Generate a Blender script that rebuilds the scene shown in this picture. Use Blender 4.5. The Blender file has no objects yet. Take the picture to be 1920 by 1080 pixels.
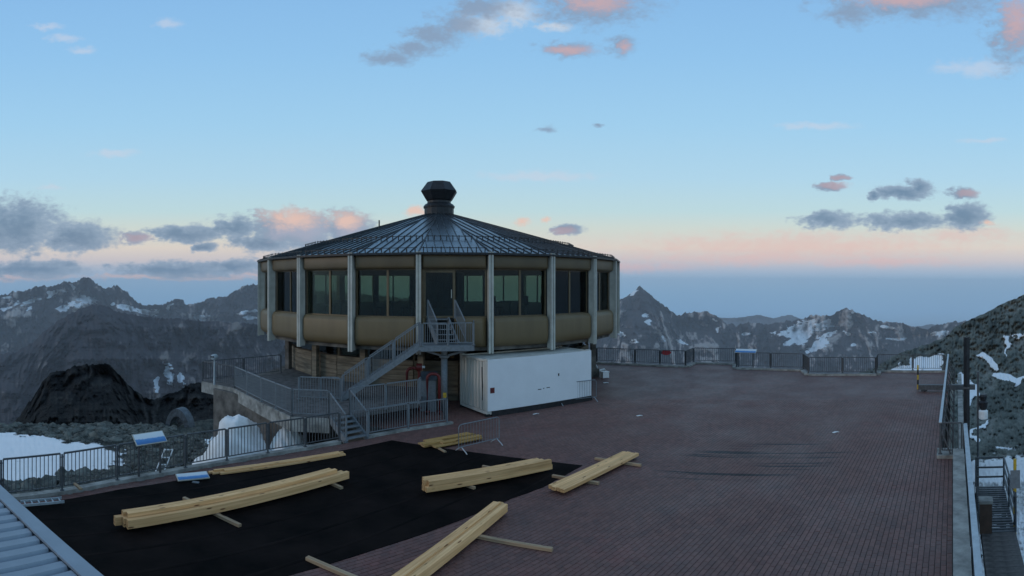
import bpy, bmesh, math, random
import numpy as np
from mathutils import Vector, Matrix
random.seed(7)
rng = np.random.default_rng(11)
sc = bpy.context.scene
COL = sc.collection
R = math.radians
F, Y0, H = 1073.0, 531.0, 5.9          # angular scale of the survey (units per radian), horizon, eye height

# ------------------------------------------------------------------ camera (a wide stitched panorama)
cam = bpy.data.cameras.new('camera')
cam.type = 'PANO'
cam.panorama_type = 'CENTRAL_CYLINDRICAL'
cam.central_cylindrical_range_u_min = -960 / F
cam.central_cylindrical_range_u_max = 960 / F
cam.central_cylindrical_range_v_min = -(1080 - Y0) / F
cam.central_cylindrical_range_v_max = Y0 / F
cam.central_cylindrical_radius = 1.0
cam.clip_start = 0.05
cam.clip_end = 200000
cam_o = bpy.data.objects.new('camera', cam)
COL.objects.link(cam_o)
cam_o.location = (0, 0, H)
cam_o.rotation_euler = (R(90), 0, 0)
sc.camera = cam_o

# ------------------------------------------------------------------ sky
SUN_EL, SUN_AZ = R(13.0), R(245)       # low, veiled sun behind the camera, clockwise from +Y
def lin(r, g, b):
    f = lambda c: (c / 255 / 12.92) if c <= 10 else ((c / 255 + .055) / 1.055) ** 2.4
    return (f(r), f(g), f(b), 1)
world = bpy.data.worlds.new('World')
sc.world = world
world.use_nodes = True
wt = world.node_tree
wt.nodes.clear()
def WN(t, **kw):
    n = wt.nodes.new(t)
    for k, v in kw.items():
        setattr(n, k, v)
    return n
def wlink(a, b): wt.links.new(a, b)
def wmath(op, a, b=None, c=None, clamp=False):
    n = WN('ShaderNodeMath', operation=op, use_clamp=clamp)
    for i, v in enumerate((a, b, c)):
        if v is None: continue
        if isinstance(v, (int, float)): n.inputs[i].default_value = v
        else: wlink(v, n.inputs[i])
    return n.outputs[0]
def wvec(op, a, b=None, c=None, out=0):
    n = WN('ShaderNodeVectorMath', operation=op)
    for i, v in enumerate((a, b, c)):
        if v is None: continue
        if isinstance(v, tuple): n.inputs[i].default_value = v
        else: wlink(v, n.inputs[i])
    return n.outputs['Value' if op == 'LENGTH' else 'Vector']
def wmix(fac, a, b):
    n = WN('ShaderNodeMix', data_type='RGBA')
    for s, v in ((n.inputs[0], fac), (n.inputs[6], a), (n.inputs[7], b)):
        if isinstance(v, (tuple, float, int)): s.default_value = v
        else: wlink(v, s)
    return n.outputs[2]
def wsmooth(v, lo, hi):
    n = WN('ShaderNodeMapRange', interpolation_type='SMOOTHSTEP')
    wlink(v, n.inputs[0]); n.inputs[1].default_value = lo; n.inputs[2].default_value = hi
    return n.outputs[0]
tc = WN('ShaderNodeTexCoord')
sep = WN('ShaderNodeSeparateXYZ'); wlink(tc.outputs['Generated'], sep.inputs[0])
az = wmath('ARCTAN2', sep.outputs[0], sep.outputs[1])
el = wmath('ARCSINE', sep.outputs[2])
ramp = WN('ShaderNodeValToRGB')
wlink(wmath('MULTIPLY_ADD', el, 1 / 1.8, 0.1 / 1.8, True), ramp.inputs[0])
stops = [(-.10, (92, 122, 150)), (-.05, (118, 168, 212)), (-.018, (124, 172, 212)), (.006, (140, 178, 212)), (.022, (168, 184, 208)), (.040, (206, 198, 202)),
         (.062, (226, 214, 202)), (.095, (212, 221, 212)), (.125, (194, 222, 226)), (.18, (180, 218, 238)), (.27, (164, 211, 242)), (.38, (149, 200, 241)), (.50, (137, 188, 236)),
         (.9, (140, 172, 206)), (1.57, (136, 156, 182))]
cr = ramp.color_ramp
while len(cr.elements) < len(stops): cr.elements.new(.5)
for e, (v, c) in zip(cr.elements, stops):
    e.position = (v + .1) / 1.8; e.color = lin(*c)
nish = WN('ShaderNodeTexSky', sky_type='NISHITA')
nish.sun_disc = False; nish.sun_elevation = SUN_EL; nish.sun_rotation = SUN_AZ; nish.altitude = 3400
nsc = wvec('MULTIPLY', nish.outputs[0], (.10, .10, .10))
base = wmix(.06, ramp.outputs[0], nsc)
hxy = wmath('SQRT', wmath('MAXIMUM', wmath('SUBTRACT', 1.0, wmath('MULTIPLY', sep.outputs[2], sep.outputs[2])), .01))
uv = WN('ShaderNodeCombineXYZ'); wlink(az, uv.inputs[0]); wlink(wmath('DIVIDE', sep.outputs[2], hxy), uv.inputs[1])
P = uv.outputs[0]
Pn = wvec('MULTIPLY', P, (1.0, 1.7, 1.0))
def wnoise(scale, detail, rough, vec, dist=0.0):
    n = WN('ShaderNodeTexNoise'); n.inputs['Scale'].default_value = scale; n.inputs['Detail'].default_value = detail
    n.inputs['Roughness'].default_value = rough; n.inputs['Distortion'].default_value = dist; wlink(vec, n.inputs['Vector'])
    return n
n1 = wnoise(30, 8, .62, Pn, .2)
n2 = wnoise(85, 4, .55, Pn)
nlow = wnoise(7, 3, .5, Pn)
warp = wvec('MULTIPLY_ADD', n1.outputs['Color'], (.05, .022, 0), (-.025, -.011, 0))
Pw = wvec('ADD', P, warp)
fb = wmath('MULTIPLY_ADD', n2.outputs[0], .45, wmath('MULTIPLY_ADD', n1.outputs[0], .9, -.675))
def field(ells):
    cur = None
    for (px, py, a, b) in ells:
        u, v = (px - 960) / F, (Y0 - py) / F
        ia, ib = F / a, F / b
        q = wvec('MULTIPLY_ADD', Pw, (ia, ib, 0), (-u * ia, -v * ib, 0))
        l = wvec('LENGTH', q)
        cur = l if cur is None else wmath('MINIMUM', cur, l)
    return wmath('SUBTRACT', 1.0, cur)
def cloud(col, ells, color, lo, hi, op, amp=1.0):
    d = wmath('MULTIPLY_ADD', fb, amp, field(ells))
    return wmix(wmath('MULTIPLY', wsmooth(d, lo, hi), op), col, color), d
# thin pink and pale bands low over the horizon
c, _ = cloud(base, [(1400, 482, 230, 17), (1650, 490, 190, 13), (1800, 440, 150, 20), (1180, 500, 150, 12), (1500, 462, 380, 34)], lin(230, 184, 178), -.2, 1.1, .46, 1.8)
c, _ = cloud(c, [(30, 519, 150, 9), (330, 519, 190, 8), (480, 512, 60, 8)], lin(222, 190, 184), -.1, .6, .8, 1.2)
c, _ = cloud(c, [(1830, 128, 90, 18), (1530, 236, 85, 8), (1850, 263, 45, 6), (1020, 331, 120, 11), (88, 52, 34, 8), (122, 72, 34, 9), (155, 95, 28, 9), (215, 288, 50, 10), (95, 352, 28, 5), (315, 45, 30, 10)], lin(206, 212, 226), -.25, .9, .5, 1.5)
# high ragged wisps
c, _ = cloud(c, [(960, 25, 62, 30), (905, 45, 60, 26), (1040, 50, 40, 10)], lin(202, 212, 224), -.25, .9, .85, 1.8)
c, d0 = cloud(c, [(732, 108, 60, 17), (775, 92, 54, 20), (815, 70, 60, 28), (860, 45, 60, 30), (905, 15, 70, 30), (1110, 12, 135, 40), (1165, 85, 30, 22), (1065, 92, 62, 17), (1595, 22, 60, 30), (1720, 6, 190, 34), (1900, 60, 55, 75), (1022, 243, 22, 8), (1122, 235, 12, 4)], lin(136, 156, 182), -.25, .85, .85, 1.9)
c, _ = cloud(c, [(1120, 6, 80, 22), (1068, 93, 55, 11), (1170, 88, 20, 13), (1690, 0, 110, 16), (1905, 40, 38, 60)], lin(206, 172, 174), -.15, 1.0, .75, 1.7)
# cumulus banks
grey = [(30, 425, 105, 56), (140, 445, 85, 32), (255, 447, 28, 12), (350, 438, 85, 18), (440, 428, 50, 24), (385, 463, 24, 10), (550, 434, 105, 42), (645, 428, 62, 34), (495, 456, 72, 17),
        (60, 506, 115, 18), (118, 496, 34, 11), (330, 506, 125, 17), (440, 500, 70, 16), (1065, 430, 32, 10), (1550, 413, 58, 17), (1690, 414, 95, 19), (1812, 406, 50, 27), (1690, 360, 62, 15),
        (1720, 353, 30, 17), (1805, 365, 30, 12), (1553, 350, 32, 9), (1575, 333, 20, 7), (1640, 368, 20, 8)]
dg = wmath('MULTIPLY_ADD', fb, 1.5, field(grey))
ag = wsmooth(dg, -.22, .34)
gcol = wmix(wsmooth(wmath('ADD', dg, wmath('MULTIPLY', nlow.outputs[0], .9)), .35, 1.5), lin(150, 170, 192), lin(106, 133, 161))
c = wmix(wmath('MULTIPLY', ag, .93), c, gcol)
c, _ = cloud(c, [(560, 432, 92, 30), (650, 428, 48, 26)], lin(172, 176, 194), .05, .75, .8, 1.2)
dp_ = wmath('MULTIPLY_ADD', fb, 1.3, field([(548, 410, 76, 28), (648, 412, 54, 22), (785, 396, 26, 14), (978, 417, 26, 9), (1023, 411, 15, 7), (1850, 420, 22, 7)]))
c = wmix(wmath('MULTIPLY', wsmooth(dp_, -.05, .95), .88), c, lin(234, 198, 182))
c, _ = cloud(c, [(258, 447, 30, 10), (1812, 364, 26, 8), (1560, 348, 34, 7), (1576, 333, 20, 5), (1060, 432, 26, 7)], lin(196, 170, 176), -.3, .7, .6, 1.3)
bg = WN('ShaderNodeBackground'); wlink(c, bg.inputs[0]); bg.inputs[1].default_value = 1.0
wo = WN('ShaderNodeOutputWorld'); wlink(bg.outputs[0], wo.inputs[0])
world.cycles.sampling_method = 'MANUAL'
world.cycles.sample_map_resolution = 512

# ------------------------------------------------------------------ sun (dusk: almost gone)
sl = bpy.data.lights.new('sun', 'SUN')
sl.energy = 0.42; sl.angle = R(10); sl.color = (1.0, .78, .62)
so = bpy.data.objects.new('sun', sl); COL.objects.link(so)
sd = Vector((math.sin(SUN_AZ) * math.cos(SUN_EL), math.cos(SUN_AZ) * math.cos(SUN_EL), math.sin(SUN_EL)))
so.rotation_euler = sd.to_track_quat('Z', 'Y').to_euler()
so.location = sd * 60

# ------------------------------------------------------------------ exposure and sampling
sc.view_settings.view_transform = 'Standard'
sc.view_settings.look = 'None'
sc.view_settings.exposure = 0.0
sc.view_settings.gamma = 1.0
sc.view_settings.use_curve_mapping = False
sc.cycles.use_denoising = True
sc.cycles.max_bounces = 4
sc.cycles.diffuse_bounces = 3
sc.cycles.volume_bounces = 1
sc.cycles.transparent_max_bounces = 12

# ================================================================== materials
def mat(name, col, rough=.7, metal=0.0, var=.15, scale=3.0, bump=0.0, bscale=40.0, col2=None, stretch=None, spec=.5, obj_random=0.0, detail=5):
    m = bpy.data.materials.new(name); m.use_nodes = True
    t = m.node_tree; b = t.nodes['Principled BSDF']
    b.inputs['Roughness'].default_value = rough; b.inputs['Metallic'].default_value = metal
    b.inputs['Specular IOR Level'].default_value = spec
    co = t.nodes.new('ShaderNodeTexCoord'); vec = co.outputs['Object']
    if stretch:
        mp = t.nodes.new('ShaderNodeMapping'); mp.inputs['Scale'].default_value = stretch
        t.links.new(vec, mp.inputs[0]); vec = mp.outputs[0]
    if obj_random:
        oi = t.nodes.new('ShaderNodeObjectInfo'); ad = t.nodes.new('ShaderNodeVectorMath'); ad.operation = 'ADD'
        sc_ = t.nodes.new('ShaderNodeMath'); sc_.operation = 'MULTIPLY'; sc_.inputs[1].default_value = 37
        t.links.new(oi.outputs['Random'], sc_.inputs[0]); t.links.new(vec, ad.inputs[0]); t.links.new(sc_.outputs[0], ad.inputs[1]); vec = ad.outputs[0]
    n = t.nodes.new('ShaderNodeTexNoise'); n.inputs['Scale'].default_value = scale; n.inputs['Detail'].default_value = detail; n.inputs['Roughness'].default_value = .6
    t.links.new(vec, n.inputs['Vector'])
    mx = t.nodes.new('ShaderNodeMix'); mx.data_type = 'RGBA'
    c2 = col2 or tuple(max(0, x * (1 - 2 * var)) for x in col)
    c1 = col if col2 else tuple(min(1, x * (1 + var)) for x in col)
    mr = t.nodes.new('ShaderNodeMapRange'); mr.inputs[1].default_value = .3; mr.inputs[2].default_value = .7
    t.links.new(n.outputs[0], mr.inputs[0]); t.links.new(mr.outputs[0], mx.inputs[0])
    mx.inputs[6].default_value = (*c1, 1); mx.inputs[7].default_value = (*c2, 1)
    out = mx.outputs[2]
    if obj_random:
        hs = t.nodes.new('ShaderNodeHueSaturation'); mr2 = t.nodes.new('ShaderNodeMapRange')
        mr2.inputs[3].default_value = 1 - obj_random; mr2.inputs[4].default_value = 1 + obj_random
        t.links.new(oi.outputs['Random'], mr2.inputs[0]); t.links.new(mr2.outputs[0], hs.inputs['Value']); t.links.new(out, hs.inputs['Color']); out = hs.outputs[0]
    t.links.new(out, b.inputs['Base Color'])
    if bump:
        n2_ = t.nodes.new('ShaderNodeTexNoise'); n2_.inputs['Scale'].default_value = bscale; n2_.inputs['Detail'].default_value = 6
        t.links.new(vec, n2_.inputs['Vector'])
        bp = t.nodes.new('ShaderNodeBump'); bp.inputs['Strength'].default_value = bump; bp.inputs['Distance'].default_value = .02
        t.links.new(n2_.outputs[0], bp.inputs['Height']); t.links.new(bp.outputs[0], b.inputs['Normal'])
    return m
M = {}
M['galv'] = mat('galvanised_steel', (.185, .208, .226), .55, .1, .12, 9)
M['rail_dark'] = mat('dark_steel', (.075, .083, .092), .55, .1, .2, 8)
M['rail_light'] = mat('zinc_rail', (.42, .47, .50), .5, .3, .1, 5)
M['concrete'] = mat('concrete', (.31, .305, .28), .85, 0, .3, 2.2, .3, 30)
M['concrete_dark'] = mat('weathered_concrete', (.15, .137, .122), .9, 0, .4, 1.3, .4, 20)
M['board'] = mat('board_marked_concrete', (.20, .168, .122), .85, 0, .3, .8, .15, 10, stretch=(1, 1, 6), obj_random=.12)
M['bronze'] = mat('bronze_cladding', (.155, .108, .050), .5, .0, .12, .9, stretch=(1, 1, .3), spec=.5)
M['bronze_up'] = mat('bronze_fascia', (.125, .087, .043), .5, .0, .12, .9, stretch=(1, 1, .3))
M['post'] = mat('pale_aluminium', (.50, .49, .43), .55, .0, .14, 1.5)
M['roof'] = mat('lead_grey_roof', (.10, .122, .142), .26, .65, .25, 1.4, obj_random=.1)
M['seam'] = mat('roof_seam', (.025, .03, .036), .5, .3, .2, 5)
M['black'] = mat('black_metal', (.02, .022, .026), .5, .2, .3, 5)
M['winframe'] = mat('bronze_window_frame', (.14, .105, .06), .45, .3, .15, 4)
M['dark_in'] = mat('dark_interior', (.035, .035, .035), .8, 0, .3, 2)
M['carpet'] = mat('interior_floor', (.05, .045, .04), .8, 0, .3, 3)
M['ceiling'] = mat('interior_ceiling', (.16, .15, .13), .8, 0, .2, 2)
M['white_paint'] = mat('white_panel', (.80, .82, .84), .45, 0, .03, .9)
M['cont'] = mat('container_paint', (.60, .59, .54), .6, 0, .14, 1.6, stretch=(1, 1, .25))
M['red'] = mat('red_paint', (.135, .014, .013), .5, 0, .2, 6)
def wood_mat(name, light, dark, knot, vr=.16):
    m = bpy.data.materials.new(name); m.use_nodes = True; t = m.node_tree; b = t.nodes['Principled BSDF']; L = t.links.new; N = t.nodes.new
    b.inputs['Roughness'].default_value = .75; b.inputs['Specular IOR Level'].default_value = .25
    co = N('ShaderNodeTexCoord'); oi = N('ShaderNodeObjectInfo'); sh = N('ShaderNodeMath'); sh.operation = 'MULTIPLY'; sh.inputs[1].default_value = 53; L(oi.outputs['Random'], sh.inputs[0])
    ad = N('ShaderNodeVectorMath'); ad.operation = 'ADD'; L(co.outputs['Object'], ad.inputs[0]); L(sh.outputs[0], ad.inputs[1])
    def tex(kind, sc_, st):
        mp = N('ShaderNodeMapping'); mp.inputs['Scale'].default_value = st; L(ad.outputs[0], mp.inputs[0])
        n = N(kind); n.inputs['Scale'].default_value = sc_; L(mp.outputs[0], n.inputs['Vector']); return n
    def mr(v, a, c, o0=0, o1=1):
        n = N('ShaderNodeMapRange'); L(v, n.inputs[0]); n.inputs[1].default_value = a; n.inputs[2].default_value = c; n.inputs[3].default_value = o0; n.inputs[4].default_value = o1; return n.outputs[0]
    def mix(f, a, c):
        n = N('ShaderNodeMix'); n.data_type = 'RGBA'; L(f, n.inputs[0])
        for s_, v in ((n.inputs[6], a), (n.inputs[7], c)):
            if isinstance(v, tuple): s_.default_value = (*v, 1)
            else: L(v, s_)
        return n.outputs[2]
    grain = tex('ShaderNodeTexNoise', 1.0, (.7, 22, 22)); grain.inputs['Detail'].default_value = 6
    col = mix(mr(grain.outputs[0], .35, .65), light, dark)
    blot = tex('ShaderNodeTexNoise', 1.0, (1.1, 3, 3)); blot.inputs['Detail'].default_value = 4
    col = mix(mr(blot.outputs[0], .5, .75, 0, .45), col, tuple(x * .62 for x in dark))
    vo = tex('ShaderNodeTexVoronoi', 1.0, (1.5, 6.5, 6.5)); col = mix(mr(vo.outputs['Distance'], .16, .09), col, knot)
    hs = N('ShaderNodeHueSaturation'); L(col, hs.inputs['Color']); L(mr(oi.outputs['Random'], 0, 1, 1 - vr, 1 + vr), hs.inputs['Value']); L(hs.outputs[0], b.inputs['Base Color'])
    bp = N('ShaderNodeBump'); bp.inputs['Strength'].default_value = .3; bp.inputs['Distance'].default_value = .01; L(grain.outputs[0], bp.inputs['Height']); L(bp.outputs[0], b.inputs['Normal'])
    return m
M['wood'] = wood_mat('sawn_spruce', (.88, .53, .255), (.67, .37, .155), (.20, .085, .035))
M['wood_end'] = mat('spruce_end_grain', (.50, .30, .13), .8, 0, .3, 22)
M['wood_old'] = wood_mat('weathered_timber', (.44, .315, .20), (.28, .19, .115), (.10, .06, .035))
M['board_wood'] = wood_mat('stained_boards', (.52, .31, .11), (.33, .18, .055), (.13, .06, .02), .25)
M['mat'] = mat('black_membrane', (.0085, .0055, .0048), .88, 0, .5, .8, .5, 3, spec=.08)
M['zinc_roof'] = mat('zinc_sheet', (.26, .30, .345), .45, .3, .08, 1.5)
M['sand'] = mat('joint_sand', (.045, .042, .04), .95, 0, .3, 8)
M['stripe_y'] = mat('yellow_paint', (.50, .33, .03), .5, 0, .15, 6)
M['brown'] = mat('brown_paint', (.075, .045, .032), .6, 0, .2, 4)
M['plank_dark'] = mat('dark_walkway', (.115, .105, .10), .85, 0, .3, 3)
M['white_plastic'] = mat('white_plastic', (.75, .76, .76), .45, 0, .05, 4)
M['ice'] = mat('blue_grey_sheet', (.085, .105, .125), .6, 0, .35, 2.2, .4, 8)

def glass(name, tint, refl=.05):
    m = bpy.data.materials.new(name); m.use_nodes = True; t = m.node_tree; t.nodes.clear()
    o = t.nodes.new('ShaderNodeOutputMaterial'); mx = t.nodes.new('ShaderNodeMixShader')
    tr = t.nodes.new('ShaderNodeBsdfTransparent'); tr.inputs[0].default_value = (*tint, 1)
    gl = t.nodes.new('ShaderNodeBsdfGlossy'); gl.inputs['Roughness'].default_value = .03; gl.inputs[0].default_value = (.6, .62, .62, 1)
    fr = t.nodes.new('ShaderNodeFresnel'); fr.inputs[0].default_value = 1.45
    t.links.new(fr.outputs[0], mx.inputs[0]); t.links.new(tr.outputs[0], mx.inputs[1]); t.links.new(gl.outputs[0], mx.inputs[2]); t.links.new(mx.outputs[0], o.inputs[0])
    return m
M['glass'] = glass('tinted_green_glass', (.60, .64, .55))

# paved bricks: each one its own shade, greyed by wear, dark skid streaks across the middle of the terrace
UA = .770
UD = Vector((math.sin(UA), math.cos(UA), 0)); VD = Vector((-UD.y, UD.x, 0))
SKID = (H / ((862 - Y0) / F) * math.sin((1420 - 960) / F), H / ((862 - Y0) / F) * math.cos((1420 - 960) / F))
def brick_mat(name, tex):
    m = bpy.data.materials.new(name); m.use_nodes = True; t = m.node_tree; b = t.nodes['Principled BSDF']; L = t.links.new
    N = t.nodes.new
    ge = N('ShaderNodeNewGeometry')
    rot = N('ShaderNodeVectorRotate'); rot.rotation_type = 'Z_AXIS'; rot.inputs['Angle'].default_value = -math.atan2(UD.y, UD.x)
    L(ge.outputs['Position'], rot.inputs['Vector'])
    pos = rot.outputs[0]
    def noise(sc_, det, v, st=None):
        n = N('ShaderNodeTexNoise'); n.inputs['Scale'].default_value = sc_; n.inputs['Detail'].default_value = det; n.inputs['Roughness'].default_value = .6
        if st:
            rt = N('ShaderNodeVectorRotate'); rt.rotation_type = 'Z_AXIS'; rt.inputs['Angle'].default_value = .47; L(v, rt.inputs['Vector'])
            mp = N('ShaderNodeMapping'); mp.inputs['Scale'].default_value = st; L(rt.outputs[0], mp.inputs[0]); v = mp.outputs[0]
        L(v, n.inputs['Vector']); return n.outputs[0]
    def mrange(v, a, b_, c=0, d=1):
        n = N('ShaderNodeMapRange'); L(v, n.inputs[0]); n.inputs[1].default_value = a; n.inputs[2].default_value = b_; n.inputs[3].default_value = c; n.inputs[4].default_value = d; return n.outputs[0]
    def mix(f, a, b_, bl='MIX'):
        n = N('ShaderNodeMix'); n.data_type = 'RGBA'; n.blend_type = bl
        for s, v in ((n.inputs[0], f), (n.inputs[6], a), (n.inputs[7], b_)):
            if isinstance(v, (tuple, float, int)): s.default_value = v
            else: L(v, s)
        return n.outputs[2]
    if tex:
        br = N('ShaderNodeTexBrick'); br.inputs['Scale'].default_value = 1.0; br.inputs['Brick Width'].default_value = .21; br.inputs['Row Height'].default_value = .125
        br.inputs['Mortar Size'].default_value = .006; br.inputs['Color1'].default_value = (1, 1, 1, 1); br.inputs['Color2'].default_value = (0, 0, 0, 1); br.inputs['Mortar'].default_value = (.4, .4, .4, 1)
        L(pos, br.inputs['Vector']); rnd = br.outputs['Color']; mort = br.outputs['Fac']
    else:
        oi = N('ShaderNodeObjectInfo'); ad = N('ShaderNodeMath'); ad.operation = 'ADD'; fr = N('ShaderNodeMath'); fr.operation = 'FRACT'
        L(oi.outputs['Random'], ad.inputs[0]); L(ge.outputs['Random Per Island'], ad.inputs[1]); L(ad.outputs[0], fr.inputs[0]); rnd = fr.outputs[0]
    col = mix(rnd, (.185, .086, .070, 1), (.112, .054, .046, 1))
    red = mrange(noise(.22, 5, pos), .5, .74)
    red2 = mrange(noise(1.7, 3, pos), .45, .75)
    rm = N('ShaderNodeMath'); rm.operation = 'MULTIPLY'; L(red, rm.inputs[0]); L(red2, rm.inputs[1])
    col = mix(rm.outputs[0], col, (.23, .058, .050, 1))
    col = mix(mrange(noise(.35, 6, pos), .3, .72, 0, .55), col, (.155, .088, .074, 1))
    col = mix(mrange(noise(5.0, 4, pos), .60, .72, 0, .45), col, (.055, .045, .044, 1))
    col = mix(mrange(noise(.9, 5, pos), .56, .70, 0, .35), col, (.075, .055, .053, 1))
    col = mix(mrange(noise(11.0, 2, pos), .74, .78, 0, .5), col, (.34, .31, .30, 1))
    # skid streaks: thin, along world X in the middle of the terrace, broken up by noise
    sx = N('ShaderNodeSeparateXYZ'); L(ge.outputs['Position'], sx.inputs[0])
    st = noise(1.0, 3, ge.outputs['Position'], (.13, 3.6, 1))
    mk = N('ShaderNodeMapping'); mk.vector_type = 'POINT'; mk.inputs['Location'].default_value = (-SKID[0], -SKID[1], 0); L(ge.outputs['Position'], mk.inputs[0])
    mk2 = N('ShaderNodeVectorMath'); mk2.operation = 'MULTIPLY'; mk2.inputs[1].default_value = (1 / 3.8, 1 / 2.0, 0); L(mk.outputs[0], mk2.inputs[0])
    ln = N('ShaderNodeVectorMath'); ln.operation = 'LENGTH'; L(mk2.outputs[0], ln.inputs[0])
    inside = mrange(ln.outputs['Value'], 1.0, .75)
    sm = N('ShaderNodeMath'); sm.operation = 'MULTIPLY'; L(inside, sm.inputs[0]); L(mrange(st, .52, .56), sm.inputs[1])
    col = mix(sm.outputs[0], col, (.024, .019, .019, 1))
    if tex:
        col = mix(mort, col, (.05, .046, .045, 1))
        # nearer than the built bricks only the bedding sand shows in the joints
        dl = N('ShaderNodeVectorMath'); dl.operation = 'LENGTH'; L(ge.outputs['Position'], dl.inputs[0])
        near = N('ShaderNodeMath'); near.operation = 'LESS_THAN'; near.inputs[1].default_value = PAVE_R - .3; L(dl.outputs['Value'], near.inputs[0])
        col = mix(near.outputs[0], col, (.045, .041, .04, 1))
    L(col, b.inputs['Base Color'])
    b.inputs['Roughness'].default_value = .6
    b.inputs['Specular IOR Level'].default_value = .4
    L(mrange(noise(.5, 4, pos), .3, .7, .5, .72), b.inputs['Roughness'])
    bp = N('ShaderNodeBump'); bp.inputs['Strength'].default_value = .35; bp.inputs['Distance'].default_value = .01
    L(noise(45, 4, pos), bp.inputs['Height']); L(bp.outputs[0], b.inputs['Normal'])
    return m
PAVE_R = 29.0
M['brick'] = brick_mat('clay_paver', False)
M['brick_far'] = brick_mat('clay_paving_far', True)

def terrain_mat(name, rocks, snow, sscale, nscale, bump=.6, bd=1.0, rough=.95, TONE=.80):
    m = bpy.data.materials.new(name); m.use_nodes = True; t = m.node_tree; b = t.nodes['Principled BSDF']; L = t.links.new; N = t.nodes.new
    b.inputs['Roughness'].default_value = rough; b.inputs['Specular IOR Level'].default_value = .15
    co = N('ShaderNodeTexCoord')
    def noise(s, d=8, r=.65, dist=0):
        n = N('ShaderNodeTexNoise'); n.inputs['Scale'].default_value = s; n.inputs['Detail'].default_value = d; n.inputs['Roughness'].default_value = r; n.inputs['Distortion'].default_value = dist
        L(co.outputs['Object'], n.inputs['Vector']); return n.outputs[0]
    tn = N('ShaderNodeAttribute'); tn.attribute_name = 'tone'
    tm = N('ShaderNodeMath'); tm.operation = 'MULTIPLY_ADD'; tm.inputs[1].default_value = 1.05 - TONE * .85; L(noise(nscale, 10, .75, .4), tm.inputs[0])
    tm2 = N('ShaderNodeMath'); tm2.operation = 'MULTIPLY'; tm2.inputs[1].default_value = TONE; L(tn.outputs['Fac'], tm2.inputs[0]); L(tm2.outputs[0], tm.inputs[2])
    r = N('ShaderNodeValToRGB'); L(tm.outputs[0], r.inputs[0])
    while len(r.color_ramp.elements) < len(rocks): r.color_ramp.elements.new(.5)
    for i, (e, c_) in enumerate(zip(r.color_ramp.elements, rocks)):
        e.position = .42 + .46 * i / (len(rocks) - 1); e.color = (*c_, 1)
    at = N('ShaderNodeAttribute'); at.attribute_name = 'snow'
    ma = N('ShaderNodeMath'); ma.operation = 'MULTIPLY_ADD'; L(noise(sscale, 8, .7), ma.inputs[0]); ma.inputs[1].default_value = 1.0; L(at.outputs['Fac'], ma.inputs[2])
    mr = N('ShaderNodeMapRange'); L(ma.outputs[0], mr.inputs[0]); mr.inputs[1].default_value = .98; mr.inputs[2].default_value = 1.06
    mx = N('ShaderNodeMix'); mx.data_type = 'RGBA'; L(mr.outputs[0], mx.inputs[0]); L(r.outputs[0], mx.inputs[6])
    r2 = N('ShaderNodeMix'); r2.data_type = 'RGBA'; L(noise(sscale * .6, 5), r2.inputs[0]); r2.inputs[6].default_value = (*snow, 1); r2.inputs[7].default_value = (*[x * .84 for x in snow], 1)
    L(r2.outputs[2], mx.inputs[7]); L(mx.outputs[2], b.inputs['Base Color'])
    bp = N('ShaderNodeBump'); bp.inputs['Strength'].default_value = bump; bp.inputs['Distance'].default_value = bd
    L(noise(nscale * 2.2, 10, .7), bp.inputs['Height']); bs = N('ShaderNodeMath'); bs.operation = 'MULTIPLY_ADD'; bs.inputs[1].default_value = -.85 * bump; bs.inputs[2].default_value = bump; L(mr.outputs[0], bs.inputs[0]); L(bs.outputs[0], bp.inputs['Strength'])
    L(bp.outputs[0], b.inputs['Normal'])
    return m

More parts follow.
